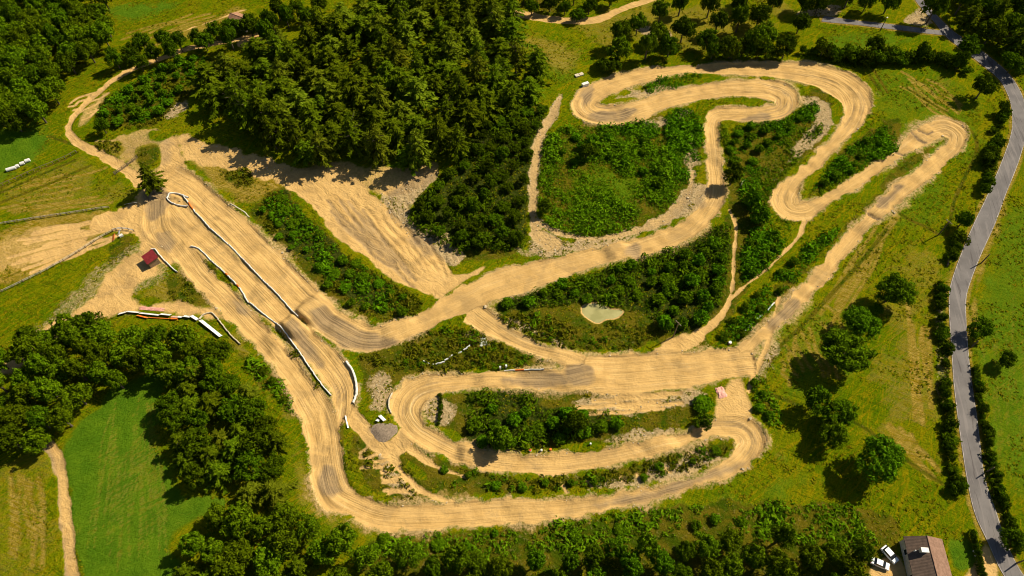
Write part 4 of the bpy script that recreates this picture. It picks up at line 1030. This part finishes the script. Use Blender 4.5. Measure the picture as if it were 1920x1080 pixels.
cover("bramble_thicket", M_BRAMBLE, [[(905,592),(1000,590),(1085,600),(1200,612),(1232,650),(1090,657),(1000,632)], [(665,668),(740,638),(850,610),(950,645),(1040,680),(960,688),(745,696)], [(775,838),(900,887),(1050,899),(1250,860),(1370,828),(1370,850),(1250,893),(1120,912),(960,922),(850,918)]], 1.5, (0.4, 1.0), (0.7, 1.3), 26, 0.25, 93, "patches of green brambles on the olive scrub between the lower lanes", thin=.45)
cover("rough_scrub", M_MOSS, [[(467,390),(525,347),(565,392),(600,440),(700,515),(795,562),(785,592),(730,610),(660,582),(600,535),(540,470)], [(660,665),(740,635),(850,607),(950,642),(1045,680),(960,690),(745,698)], [(905,590),(1000,590),(1230,600),(1235,650),(1090,658),(1000,635)],
      [(775,838),(900,887),(1050,899),(1250,860),(1370,828),(1370,850),(1250,893),(1120,912),(960,922),(850,918)], [(650,795),(740,855),(825,938),(700,935),(655,890)], [(170,205),(240,160),(400,100),(415,140),(330,195),(290,240),(200,245)],
      [(505,615),(560,660),(615,738),(590,735)], [(374,475),(440,540),(420,535),(380,500)], [(345,495),(420,578),(300,558)], [(250,285),(295,275),(298,300),(270,320)], [(395,295),(455,292),(480,330),(465,352),(425,345)], [(165,268),(215,262),(235,290),(205,300)]], 1.15, (0.4, 0.9), (0.5, 0.9), 22, 0.28, 85, "olive and brown scrub on the rough strips between the lanes", thin=.25)
cover("bank_grass", M_FERN, [[(690,1010),(1000,990),(1240,955),(1500,935),(1660,960),(1640,1040),(1400,1000),(1100,1020),(900,1060),(700,1050)], [(450,660),(520,700),(600,790),(565,790),(480,715)], [(1400,700),(1445,720),(1470,800),(1430,790)]],
      1.25, (0.6, 1.2), (0.5, 0.9), 28, 0.24, 86, "tall green grass and ferns on the bank along the bottom edge", thin=.2)
def tufts(n, seed):
    rng = np.random.default_rng(seed)
    c = np.stack([rng.uniform(-235, 250, n * 3), rng.uniform(-90, 190, n * 3)], 1)
    ok = (at(E, c[:, 0], c[:, 1]) < -0.3) & (at(EP, c[:, 0], c[:, 1]) < -0.2) & (at(EROAD, c[:, 0], c[:, 1]) < -0.3) & (at(CH['sand'], c[:, 0], c[:, 1]) < 0.4)
    ok &= (at(CH['green'], c[:, 0], c[:, 1]) < 0.75) & (fbm(c[:, 0], c[:, 1], 0.07, 30) > 0.45)
    c = c[ok][:n]
    z = np.array([zat(a, b) for a, b in c])
    c3 = np.column_stack([c, z]); Q = []
    for k in range(4):
        off = rng.normal(size=(len(c), 3)) * np.array([.22, .22, 0]); s = rng.uniform(0.14, 0.34, len(c))
        off[:, 2] = s * 0.45
        nr = rng.normal(size=(len(c), 3)) * 0.6; nr[:, 2] = np.abs(nr[:, 2]) + 0.7
        Q.append(leaf_quads(c3 + off, nr, s, 1.3, rng))
    setp(link("grass_tufts", quads_to_mesh("grass_tufts", np.concatenate(Q), M_STRAW)), "rough grass tufts spread over the meadows and verges", 'grass', None, 'stuff')
tufts(40000, 87)
def rubble():
    rng = np.random.default_rng(88); V, F = [], []
    n = 60000; c = np.stack([rng.uniform(-230, 230, n), rng.uniform(-90, 190, n)], 1)
    ok = (at(CH['pale'], c[:, 0], c[:, 1]) > 0.5) & (at(E, c[:, 0], c[:, 1]) < 0.2) & (at(EROAD, c[:, 0], c[:, 1]) < -1) & (fbm(c[:, 0], c[:, 1], 0.15, 33) > 0.48)
    c = c[ok][:2600]
    base = np.array([(-1, -1, -1), (1, -1, -1), (1, 1, -1), (-1, 1, -1), (-1, -1, 1), (1, -1, 1), (1, 1, 1), (-1, 1, 1)], float)
    fq = np.array([(0, 3, 2, 1), (4, 5, 6, 7), (0, 1, 5, 4), (1, 2, 6, 5), (2, 3, 7, 6), (3, 0, 4, 7)])
    for i, q in enumerate(c):
        s = rng.uniform(0.07, 0.20) * (1.8 if rng.random() < .06 else 1)
        v = base * rng.uniform(0.6, 1.3, (8, 3)) * s * np.array([1.3, 1, .7]); v[4:, :2] *= rng.uniform(.5, .9)
        a = rng.uniform(0, 6.28); v[:, :2] = v[:, :2] @ np.array([[math.cos(a), -math.sin(a)], [math.sin(a), math.cos(a)]])
        V.append(v + np.array([q[0], q[1], zat(q[0], q[1]) + s * 0.2])); F.append(fq + 8 * i)
    setp(link("rubble", arr_mesh("rubble", np.concatenate(V), np.concatenate(F), M_STONE)), "pale stones strewn over the spoil heaps and lane edges", 'rubble', None, 'stuff')
rubble()

# ------------------------------------------------------------------ barriers and fences
def strip_path(pts, step=0.6, smooth=True):
    P, s = resample(GP(catmull(pts, 6) if smooth else pts), step)
    return P, s
def strip_mesh(P, w, h, lift=0.0, wob=0.08, seed=0):
    """a rounded continuous barrier body along P"""
    rng = np.random.default_rng(seed)
    t = np.gradient(P, axis=0); t /= np.linalg.norm(t, axis=1)[:, None] + 1e-9
    n = np.stack([-t[:, 1], t[:, 0]], 1); V = []
    prof = [(-.5, -.15), (-.5, .55), (-.28, .95), (.28, .95), (.5, .55), (.5, -.15)]
    for i, p in enumerate(P):
        o = rng.normal() * wob; z = zat(p[0], p[1]) + lift
        hh = h * (1 + rng.normal() * 0.06)
        for a, b in prof:
            q = p + n[i] * (a * w + o); V.append((q[0], q[1], z + b * hh))
    k = len(prof); F = []
    for i in range(len(P) - 1):
        for j in range(k - 1): F.append((i * k + j, i * k + j + 1, (i + 1) * k + j + 1, (i + 1) * k + j))
    b = MB(); b.v = V; b.f = F + [tuple(range(k)), tuple(range(len(V) - k, len(V)))[::-1]]
    return b
BAR = "white barriers lining the lanes"
def barrier(pts, label, w=0.36, h=0.55, mat=None, red=(), seed=1, posts=0):
    P, s = strip_path(pts)
    o0 = P[0]; root = empty("track_barrier", (0, 0, 0), 0, label, 'barrier', BAR)
    base = Vector((P[len(P) // 2][0], P[len(P) // 2][1], zat(*P[len(P) // 2])))
    root.location = base
    cuts = [0] + sorted(int(f * (len(P) - 1)) for r in red for f in r[:2]) + [len(P) - 1]
    for a, b, ismark in [(cuts[i], cuts[i + 1], i % 2) for i in range(len(cuts) - 1)]:
        if b - a < 1: continue
        o = strip_mesh(P[a:b + 1], w, h, 0, 0.05, seed).build("banner" if ismark else "rail", (M_ORANGE if ismark else (mat or M_WHITE)), root)
        o.matrix_parent_inverse = Matrix.Translation(-base)
    n = posts or max(2, int(s[-1] / 8))
    for k in range(n):
        q = P[int(k / (n - 1) * (len(P) - 1))]
        pb = MB().box((q[0], q[1], zat(*q) + h * 0.5), (0.14, 0.14, h * 1.3)).build("post", M_POST, root)
        pb.matrix_parent_inverse = Matrix.Translation(-base)
    return root
barrier([(354,371),(335,364),(322,364),(315,370),(316,376),(330,383),(352,387)], "white rounded barrier loop at the top of the start straight", seed=2)
barrier([(343,366),(352,378),(365,396),(378,410),(390,424),(405,438),(420,451),(438,468),(455,486),(475,507),(495,528),(520,552),(545,580),(562,598)], "long white barrier dividing the start straight from the middle lane", red=[(.07,.12)], seed=3)
barrier([(357,463),(368,464),(380,472),(392,485),(405,497),(418,508),(430,520),(445,535),(455,548),(467,570)], "white barrier with orange patch curving round the narrow green island", red=[(.55,.59),(.74,.78)], seed=4)
barrier([(470,569),(490,586),(510,600),(525,613),(535,625),(550,645),(565,665),(580,688),(595,710),(608,727),(621,742)], "white barrier running down to the lower fork beside a green wedge", seed=5)
barrier([(284,469),(291,468),(300,479),(312,492),(322,502),(333,511)], "short white barrier beside the red roofed hut", seed=6)
barrier([(374,599),(380,592),(390,588),(400,588),(412,602),(424,618),(436,632),(451,646)], "bent cream barrier by the left straight, at the end of the banners", mat=M_CREAM, seed=7)
barrier([(650,678),(658,690),(665,705),(669,725),(668,740),(662,755)], "white curved barrier outside the bend of the middle lane", w=.6, seed=8)
barrier([(733,775),(729,760),(731,748),(736,738)], "thin white barrier outside the left end of the lower infield bend", w=.35, mat=M_CREAM, seed=9)
barrier([(945,696),(980,695),(1020,694)], "low white and red barrier on the upper edge of the home straight", w=.3, h=.4, red=[(.3,.5)], seed=10)
barrier([(1390,630),(1405,612),(1420,597),(1428,592)], "white barrier along the left edge of the diagonal straight", w=.4, seed=11)
barrier([(1439,583),(1445,575),(1451,568)], "short white barrier piece higher on the diagonal straight", w=.4, seed=12)
barrier([(433,384),(445,390),(458,398),(468,408)], "pale hose-like barrier lying on the verge of the start straight", w=.4, h=.3, mat=M_CREAM, seed=13)
barrier([(1388,352),(1392,342),(1396,338)], "short pale barrier beside the dark tree at the inner lane", w=.35, mat=M_CREAM, seed=14)
def fence(pts, label, posts, h=1.0, rails=2, mat=None, name="rail_fence"):
    P, s = strip_path(pts, 1.0)
    base = Vector((*P[len(P) // 2], zat(*P[len(P) // 2])))
    root = empty(name, base, 0, label, 'fence')
    inv = Matrix.Translation(-base)
    for r in range(rails):
        b = strip_mesh(P, 0.11, 0.13, h * (0.9 - 0.42 * r), 0.02, r).build("rail", mat or M_CREAM, root); b.matrix_parent_inverse = inv
    for k in range(posts):
        q = P[int(k / (posts - 1) * (len(P) - 1))]
        o = MB().box((q[0], q[1], zat(*q) + h * 0.5), (0.16, 0.16, h * 1.15)).build("post", M_POST, root); o.matrix_parent_inverse = inv
fence([(-40,427),(0,421),(60,412),(120,403),(165,396),(205,390)], "pale rail fence along the upper edge of the mown strip at left", 26, 1.0, 2)
fence([(-30,562),(0,549),(40,531),(80,511),(120,489),(160,464),(190,445),(212,434)], "pale rail fence along the lower edge of the mown strip at left", 24, 1.0, 2)
fence([(212,433),(225,430),(240,431),(252,434)], "white curved fence round the small green patch", 5, 1.0, 2, M_WHITE)
fence([(0,350),(60,323),(120,297),(143,285)], "thin wire fence below the upper left green field", 14, 1.0, 1, M_POST, "wire_fence")
fence([(215,327),(235,313),(258,296)], "dark wooden fence over the sandy bank near the lone conifer", 6, 1.2, 3, M_POST)
fence([(1775,500),(1778,488),(1782,478)], "short dark wooden fence beside the road hedge", 4, 1.1, 3, M_POST)

# ------------------------------------------------------------------ banners
def board(p0, p1, label, mat, h=1.1, lean=50, mark=None, marks=()):
    a, b = P3(*p0), P3(*p1)
    L = (b - a).length; ang = math.atan2(b.y - a.y, b.x - a.x)
    root = empty("advert_board", (a + b) / 2, ang, label, 'advert board', "boards and banners at the wood edge")
    M = Matrix.Rotation(R(lean), 3, 'X')
    MB().box((0, 0, 0.12 + h / 2 * math.cos(R(lean))), (L, 0.06, h), M).build("panel", mat, root)
    for (f, w, hh, mm) in marks:
        c = M @ Vector(((f - .5) * L, 0.045, 0)) + Vector((0, 0, 0.12 + h / 2 * math.cos(R(lean))))
        c2 = M @ Vector(((f - .5) * L, -0.045, 0)) + Vector((0, 0, 0.12 + h / 2 * math.cos(R(lean))))
        MB().box(c2, (w * L, 0.03, hh * h), M).build("print", mm, root)
    for sx in (-.45, .45):
        MB().tube((sx * L, 0.55, -0.1), (sx * L, -0.1, h * 0.6), 0.05, 0.05, 6).build("stake", M_POST, root)
    return root
board((223,590),(238,586), "white board with an orange corner at the left end of the banners", M_WHITE, 1.3, 55, marks=[(.65,.5,.5,M_ORANGE)])
board((239,585),(262,587), "white board second from the left in the banner row", M_WHITE, 1.0, 50, marks=[(.5,.1,.5,M_PINK)])
board((263,588),(300,592), "long white board with thin orange line in the banner row", M_WHITE, 1.0, 50, marks=[(.5,.9,.15,M_ORANGE)])
board((301,590),(321,592), "white board with faint grey print in the banner row", M_WHITE, 1.1, 50, marks=[(.6,.5,.3,M_BLUEGREY)])
board((323,595),(343,596), "white board above the orange crate in the banner row", M_WHITE, 1.1, 50)
board((345,594),(358,596), "short white board with dark stripes in the banner row", M_WHITE, 1.2, 50, marks=[(.25,.08,.7,M_DARKMETAL),(.7,.08,.7,M_DARKMETAL)])
board((359,593),(372,601), "crumpled white board at the bend of the banner row", M_WHITE, 1.2, 55, marks=[(.5,.3,.4,M_BLUEGREY)])
board((377,602),(415,632), "longest white board slanting away with a red patch near its end", M_WHITE, 1.2, 55, marks=[(.12,.12,.4,M_DARKMETAL),(.8,.12,.7,M_ORANGE)])
board((258,592),(278,597), "low orange and white board behind the banner row", M_ORANGE, .8, 50, marks=[(.5,.5,.4,M_WHITE)])
board((280,596),(318,598), "low yellowish orange strip behind the banner row", M_ORANGE, .4, 50)
board((213,452),(214,440), "upright orange board on the small green patch", M_ORANGE, 1.0, 55, marks=[(.1,.2,.8,M_WHITE)])
board((223,441),(225,432), "white board beside the orange one on the green patch", M_WHITE, .9, 55)
board((235,385),(258,381), "white board beside the sandy fork below the lone conifer", M_WHITE, 1.0, 45)
board((712,780),(722,790), "white striped board beside the dark gravel mound", M_WHITE, 1.1, 55, marks=[(.3,.1,.9,M_RED),(.7,.1,.9,M_RED)])
board((706,788),(712,790), "small red and white board left of the gravel mound", M_WHITE, 1.1, 55, marks=[(.6,.6,.5,M_RED)])
board((648,780),(653,803), "narrow red and white board at the lower fork of lanes", M_WHITE, .5, 45, marks=[(.3,.6,.4,M_RED)])
# faded red ground sheet and loose things
def sheet(px, py, w, d, ang, label, mat, cat, name, hump=0.15, seed=0):
    c = P3(px, py, 0.0); rng = random.Random(seed); b = MB(); n = 7
    for j in range(n):
        for i in range(n):
            x, y = (i / (n - 1) - .5) * w, (j / (n - 1) - .5) * d
            k = 1 + 0.12 * math.sin(3 * i + 2 * j)
            X_ = c.x + (x * k) * math.cos(ang) - y * k * math.sin(ang); Y_ = c.y + (x * k) * math.sin(ang) + y * k * math.cos(ang)
            e = 1 - max(abs(x) / (w / 2), abs(y) / (d / 2))
            b.v.append((X_ - c.x, Y_ - c.y, zat(X_, Y_) - c.z + 0.08 + hump * (rng.random() * .7 + .5) * (1 if e > 0.01 else .2)))
    b.f = [(j * n + i, j * n + i + 1, (j + 1) * n + i + 1, (j + 1) * n + i) for j in range(n - 1) for i in range(n - 1)]
    o = b.build(name, mat); o.location = c
    md = o.modifiers.new("thick", 'SOLIDIFY'); md.thickness = 0.04
    return setp(o, label, cat)
sheet(1352,736,2.4,3.2,.3,"faded red sheet lying beside the top of the lower hairpin",M_PINK,'sheet',"ground_sheet",.25,1)
sheet(905,641,2.2,2.6,.4,"pale white sheet lying in the scrub above the home straight",M_BLUEGREY,'sheet',"ground_sheet",.12,2)
sheet(285,579,7.5,1.2,-.1,"faded pinkish sheet lying in front of the banner row",M_PINK,'sheet',"ground_sheet",.1,3)
def crate(px, py, dims, ang, label, mat, name="storage_box", cat='box', lid=None):
    c = P3(px, py); root = empty(name, c, ang, label, cat)
    MB().box((0, 0, dims[2] / 2), dims, None, .96).build("body", mat, root, bevel=.04)
    MB().box((0, 0, dims[2] + .045), (dims[0] * 1.02, dims[1] * 1.04, .08)).build("lid", lid or mat, root, bevel=.02)
    return root
crate(1097,161,(2.6,1.2,1.1),.45,"white storage box on the verge above the left hairpin",M_WHITE)
crate(328,598,(1.9,.9,.6),0,"orange crate below the white banner boards",M_ORANGE)
crate(1082,143,(1.6,1.4,.5),.4,"left pale pallet stack on the grass above the left hairpin",M_CREAM,"pallet_stack",'pallets')
crate(1090,140,(1.5,1.4,.4),.5,"right pale pallet stack on the grass above the left hairpin",M_CREAM,"pallet_stack",'pallets')
crate(228,443,(1.1,.8,.6),.7,"white tub on the small green patch by the curved fence",M_WHITE)
def bale(px, py, L, label, ang, sq=False):
    c = P3(px, py); root = empty("wrapped_bale" if not sq else "plastic_tank", c, ang, label, 'bale' if not sq else 'tank')
    d = Vector((math.cos(0), 0, 0)) * L / 2
    MB().tube(-d + Vector((0, 0, .55)), d + Vector((0, 0, .55)), .6, .6, 14).build("wrap", M_WHITE, root, bevel=.08)
    MB().tube(Vector((-L / 2 - .02, 0, .55)), Vector((-L / 2 + .05, 0, .55)), .5, .5, 14).build("end_cap", M_BLUEGREY, root)
bale(22,318,3.0,"long white wrapped bale at the left of the row in the green field",.45)
bale(34,313,1.0,"short white bale in the middle of the row in the green field",.45)
bale(43,308,1.4,"white bale second from the right in the green field row",.5)
bale(53,303,1.6,"white bale at the right end of the green field row",.5)
for k, (px, py, a) in enumerate([(797,679,-.4),(806,683,-.35),(815,684,0),(823,682,.2),(830,680,.3),(837,674,.5),(845,668,.6),(862,661,.5),(872,654,.5),(878,650,.6)]):
    c = P3(px, py)
    o = setp(strip_mesh(np.array([(c.x - .6 * math.cos(a), c.y - .6 * math.sin(a)), (c.x, c.y), (c.x + .6 * math.cos(a), c.y + .6 * math.sin(a))]), .4, .45, 0, .05, k).build("barrier_piece", M_WHITE),
             "broken white barrier piece in the curved line across the scrub", 'barrier piece', "broken barrier pieces in the scrub")
def drum(px, py, label, mat, top, r=.36, h=.7):
    root = empty("drum", P3(px, py), 0, label, 'drum')
    MB().tube((0, 0, 0), (0, 0, h), r, r, 16).build("body", mat, root, True); MB().tube((0, 0, h), (0, 0, h + .05), r * .95, r * .9, 16).build("lid", top, root)
drum(994,846,"red and white drum beside the lower lane under the olive tree",M_WHITE,M_RED)
drum(1015,846,"white drum beside the lower lane right of the red one",M_WHITE,M_WHITE,.28,.8)
drum(1032,844,"small orange drum beside the lower lane, last of three",M_ORANGE,M_ORANGE,.34,.6)
drum(1107,833,"white marker drum on the verge of the lower lane",M_WHITE,M_WHITE,.25,.8)
drum(938,692,"left white marker drum above the home straight",M_WHITE,M_WHITE,.3,1.4)
drum(949,689,"right white marker drum above the home straight",M_WHITE,M_WHITE,.3,1.4)
drum(1368,644,"pale reddish drum where the diagonal straight meets home",M_PINK,M_WHITE,.5,.8)
def mound():
    c = P3(720,809); b = MB(); n, mrings = 20, 7; rng = random.Random(5)
    for k in range(mrings):
        f = k / (mrings - 1)
        for i in range(n):
            a = i * 2 * math.pi / n; rr = 3.7 * (1 - f) ** .8 * (1 + .12 * math.sin(3 * a) + rng.uniform(-.03, .03))
            x, y = rr * math.cos(a), rr * .75 * math.sin(a)
            b.v.append((x, y, zat(c.x + x, c.y + y) - c.z - .05 + 0.55 * math.sin(f * 1.5)))
    b.f = [(k * n + i, k * n + (i + 1) % n, (k + 1) * n + (i + 1) % n, (k + 1) * n + i) for k in range(mrings - 1) for i in range(n)]
    o = b.build("gravel_mound", M_GRAVEL, None, True); o.location = c
    setp(o, "dark grey gravel mound beside the left infield bend", 'mound')
mound()

# ------------------------------------------------------------------ poles
def pole(px, py, h, label, arm=True, lamp=False):
    root = empty("street_lamp" if lamp else "utility_pole", P3(px, py), R(35), label, 'lamp post' if lamp else 'utility pole')
    MB().tube((0, 0, -.2), (0, 0, h), .20, .13, 8).build("pole", M_POST if not lamp else M_DARKMETAL, root)
    if arm: MB().box((0, 0, h - .35), (.18, 2.2, .18)).build("crossarm", M_POST, root)
    if arm:
        for s in (-.8, .8): MB().tube((0, s, h - .27), (0, s, h - .02), .06, .04, 6).build("insulator", M_WHITE, root)
    if lamp: MB().box((.3, 0, h + .05), (.9, .4, .18), None, .8).build("lamp_head", M_WHITE, root)
pole(1262,632,8.0,"utility pole throwing a T shaped shadow on the home straight")
pole(1760,440,6.8,"utility pole throwing a T shaped shadow on the upper right meadow")
pole(1840,493,4.6,"short pole on the right road verge below the bend",False)
pole(1822,650,3.4,"short pole on the right road verge above the dark tree hedge",False)
pole(1849,885,3.6,"short pole on the right road verge by the lower hedge",False)
pole(1906,1056,4.0,"pole on the right road verge near the bottom corner",False)
pole(1650,58,6.0,"lamp post with white head beside the side road",False,True)

# ------------------------------------------------------------------ buildings
def roof_mat(name, c1, c2, rot):
    m = NT(name); p = m.pos()
    w = m.n.new("ShaderNodeTexWave"); m.link(m.mapping(p, (0, 0, rot), (1, 1, 1)), w.inputs[0]); w.inputs["Scale"].default_value = 1.6
    n = m.noise(p, 1.2, 5, .65)
    c = m.mix(m.remap(n, .35, .65), c1, c2)
    c = m.mix(m.math('MULTIPLY', w.outputs[1], .25), c, tuple(x * .55 for x in c1))
    m.color(c); m.rough(.85); m.bump(w.outputs[1], .4, .06)
    return m.m
def hut():
    a, b, d = P3(268,492), P3(284,487), P3(283,505)
    ang = math.atan2(b.y - a.y, b.x - a.x)
    roofc = G(281,482,2.6); root = empty("hut", (roofc[0], roofc[1], HUT_Z), R(-48), "small dark hut with a plain red roof beside the left straight", 'hut')
    L, W, hh = 3.6, 3.2, 2.4
    b = MB()
    for (cx_, cy_, sx, sy) in ((0, W / 2 - .06, L, .12), (0, -W / 2 + .06, L, .12), (L / 2 - .06, 0, .12, W - .24), (-L / 2 + .06, 0, .12, W - .24)):
        b.box((cx_, cy_, hh / 2 - .05), (sx, sy, hh + .1))
    b.build("wall", M_WALLWOOD, root)
    r = MB().raw([(-L/2-.3, -W/2-.3, hh+.02), (L/2+.3, -W/2-.3, hh+.02), (L/2+.3, W/2+.3, hh+.5), (-L/2-.3, W/2+.3, hh+.5)] + [(-L/2-.3, -W/2-.3, hh+.12), (L/2+.3, -W/2-.3, hh+.12), (L/2+.3, W/2+.3, hh+.6), (-L/2-.3, W/2+.3, hh+.6)],
                 [(0,3,2,1),(4,5,6,7),(0,1,5,4),(1,2,6,5),(2,3,7,6),(3,0,4,7)]).build("roof", roof_mat("hut_roof", (.16,.014,.018), (.23,.024,.026), R(-48)), root)
    f = MB().raw([(-L/2+.13, W/2-.05, hh), (L/2-.13, W/2-.05, hh), (L/2-.13, W/2-.05, hh+.45), (-L/2+.13, W/2-.05, hh+.45)], [(0,1,2,3)])
    MB().box((-.6, -W/2 - .03, 1.0), (.9, .06, 2.0)).build("door", M_BLACK, root)
    w = MB().box((.9, -W/2 - .02, 1.45), (.9, .05, .7)).build("window", M_GLASS, root)
    link("frame", MB().box((0, 0, 0), (1, 1, 1)).build("tmp_frame", M_WHITE).data, None) if False else None
    return root
hut()
def gable(name, c, z, ang, L, W, hw, hr, label, matA, matB, wall, over=.4, extras=None, cat='house'):
    """gabled house: ridge along local Y"""
    root = empty(name, (c[0], c[1], z), ang, label, cat)
    b = MB(); t = .25
    b.box((-W/2+t/2, 0, hw/2-.1), (t, L, hw+.2)); b.box((W/2-t/2, 0, hw/2-.1), (t, L, hw+.2))
    for s in (-1, 1):
        y0, y1 = s*(L/2), s*(L/2-t)
        V = [(-W/2+t, y0, -.2), (W/2-t, y0, -.2), (W/2-t, y0, hw), (0, y0, hw+(hr)*(1-2*t/W)), (-W/2+t, y0, hw)]
        V += [(x, y1, q) for x, _, q in V]
        b.raw(V, [(0,1,2,3,4), (9,8,7,6,5)] + [(i, (i+1)%5, 5+(i+1)%5, 5+i) for i in range(5)])
    b.build("wall", wall, root)
    for s, mm in ((-1, matA), (1, matB)):
        e = over; sl = hr/(W/2)
        V = [(0, -L/2-e, hw+hr+.05), (0, L/2+e, hw+hr+.05), (s*(W/2+e), L/2+e, hw-sl*e+.05), (s*(W/2+e), -L/2-e, hw-sl*e+.05)]
        V += [(x, y, q+.16) for x, y, q in V]
        MB().raw(V, [(0,1,2,3),(7,6,5,4),(0,4,5,1),(1,5,6,2),(2,6,7,3),(3,7,4,0)]).build("roof_slope", mm, root)
    MB().tube((0, -L/2-over, hw+hr+.2), (0, L/2+over, hw+hr+.2), .12, .12, 6).build("ridge_cap", matB, root)
    for s in (-1, 1):
        for k in range(max(1, int(L/4))):
            y = (k+.5)/max(1, int(L/4))*L-L/2
            w = MB().box((s*(W/2+.005), y, hw*.55), (.06, 1.1, 1.2)).build("window", M_GLASS, root)
            f = MB().box((s*(W/2+.03), y, hw*.55+.66), (.1, 1.3, .1)).box((s*(W/2+.03), y, hw*.55-.66), (.14, 1.3, .1)).build("frame", M_WHITE, w)
    MB().box((0, -L/2-.03, 1.0), (1.0, .07, 2.05)).build("door", M_WALLWOOD, root)
    return root
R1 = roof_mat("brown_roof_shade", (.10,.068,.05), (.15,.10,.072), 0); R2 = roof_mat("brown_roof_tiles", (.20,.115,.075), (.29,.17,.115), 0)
def house():
    a, b = G(1738,1008,5.0), G(1763,1105,5.0)
    ang = math.atan2(b[1]-a[1], b[0]-a[0]) + math.pi/2
    L = float(np.linalg.norm(b-a)); c = (a+b)/2
    h = gable("house", c, HOUSE_Z, ang, L, 8.2, 3.2, 1.8, "brown roofed house at the bottom right beside the road", R1, R2, M_PLASTER)
    ch = MB().box((-1.6, 2.6, 5.05), (1.5, .9, 1.3)).build("chimney", M_PLASTER, h)
    MB().box((-1.6, 2.6, 5.75), (1.7, 1.1, .12)).build("cap", M_WHITE, ch)
    MB().tube((-3.2, 2.6, 3.9), (-3.2, 2.6, 4.7), .16, .16, 8).build("vent_pipe", M_WHITE, h)
    MB().box((1.2, -3.4, 4.9), (1.0, .7, .7)).build("vent_box", M_WHITE, h)
house()
def cottage():
    c = G(451,36,3.0)
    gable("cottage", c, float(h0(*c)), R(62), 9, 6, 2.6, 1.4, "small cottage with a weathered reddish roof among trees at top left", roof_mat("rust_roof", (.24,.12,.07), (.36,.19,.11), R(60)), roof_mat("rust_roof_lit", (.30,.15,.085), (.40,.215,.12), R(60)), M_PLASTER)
cottage()
# lawn of the house is a mown sheet; garden stones along the hedge
def stones():
    for k, (px, py) in enumerate([(1826,1034),(1829,1042),(1833,1055),(1836,1064),(1840,1075)]):
        c = P3(px, py); rng = random.Random(k); b = MB().box((0, 0, .2), (.6, .5, .45), Matrix.Rotation(rng.uniform(0, 3), 3, 'Z'), .6)
        o = b.build("garden_stone", M_WHITE, None, False, .08); o.location = c
        setp(o, "white stone in the line along the garden hedge", 'stone', "white stones along the garden hedge")
stones()
# ------------------------------------------------------------------ cars
def car(px, py, ang, label, estate=False):
    root = empty("parked_car", P3(px, py), ang, label, 'car')
    L, W = 4.2, 1.75
    prof = [(-2.1, .35), (-2.1, .85), (-1.95, .95), (-1.1, 1.0), (1.6, 1.0), (2.0, .9), (2.1, .6), (2.1, .35)]
    b = MB(); n = len(prof)
    for s in (-1, 1): b.v += [(x, s*W/2*(1 if z < .9 else .94), z) for x, z in prof]
    b.f = [tuple(range(n)), tuple(range(n, 2*n))[::-1]] + [(i, n+i, n+(i+1)%n, (i+1)%n) for i in range(n)]
    b.build("body", M_PAINT, root, False, .06)
    c = MB(); cab = [(-1.75 if estate else -1.45, 1.0), (-1.35 if estate else -.95, 1.46), (.45, 1.48), (1.15, 1.0)]
    for s in (-1, 1): c.v += [(x, s*(W/2*.92 if z < 1.2 else W/2*.78), z) for x, z in cab]
    c.f = [(3,2,1,0), (4,5,6,7)] + [(i, i+1, 5+i, 4+i) for i in range(3)]
    c.build("windows", M_GLASS, root)
    MB().box((-.35 if not estate else -.55, 0, 1.50), (1.4 if not estate else 1.8, W*.76, .05)).build("roof", M_PAINT, root, False, .02)
    for sx in (-1.3, 1.3):
        for s in (-1, 1):
            w = MB().tube((sx, s*(W/2-.2), .33), (sx, s*(W/2+.02), .33), .33, .33, 16).build("wheel", M_TYRE, root)
            MB().tube((sx, s*(W/2+.02), .33), (sx, s*(W/2+.03), .33), .19, .19, 12).build("rim", M_BLUEGREY, w)
    for s in (-1, 1):
        MB().box((2.08, s*.6, .72), (.08, .35, .16)).build("headlight", M_BLUEGREY, root)
        MB().box((-2.09, s*.68, .75), (.06, .22, .22)).build("tail_light", M_RED, root)
car(1666,1041,R(-58),"white car parked in the gravel yard beside the house", True)
car(1648,1058,R(-25),"white car with dark windows at the left edge of the gravel yard")
print("COUNT", COUNT)
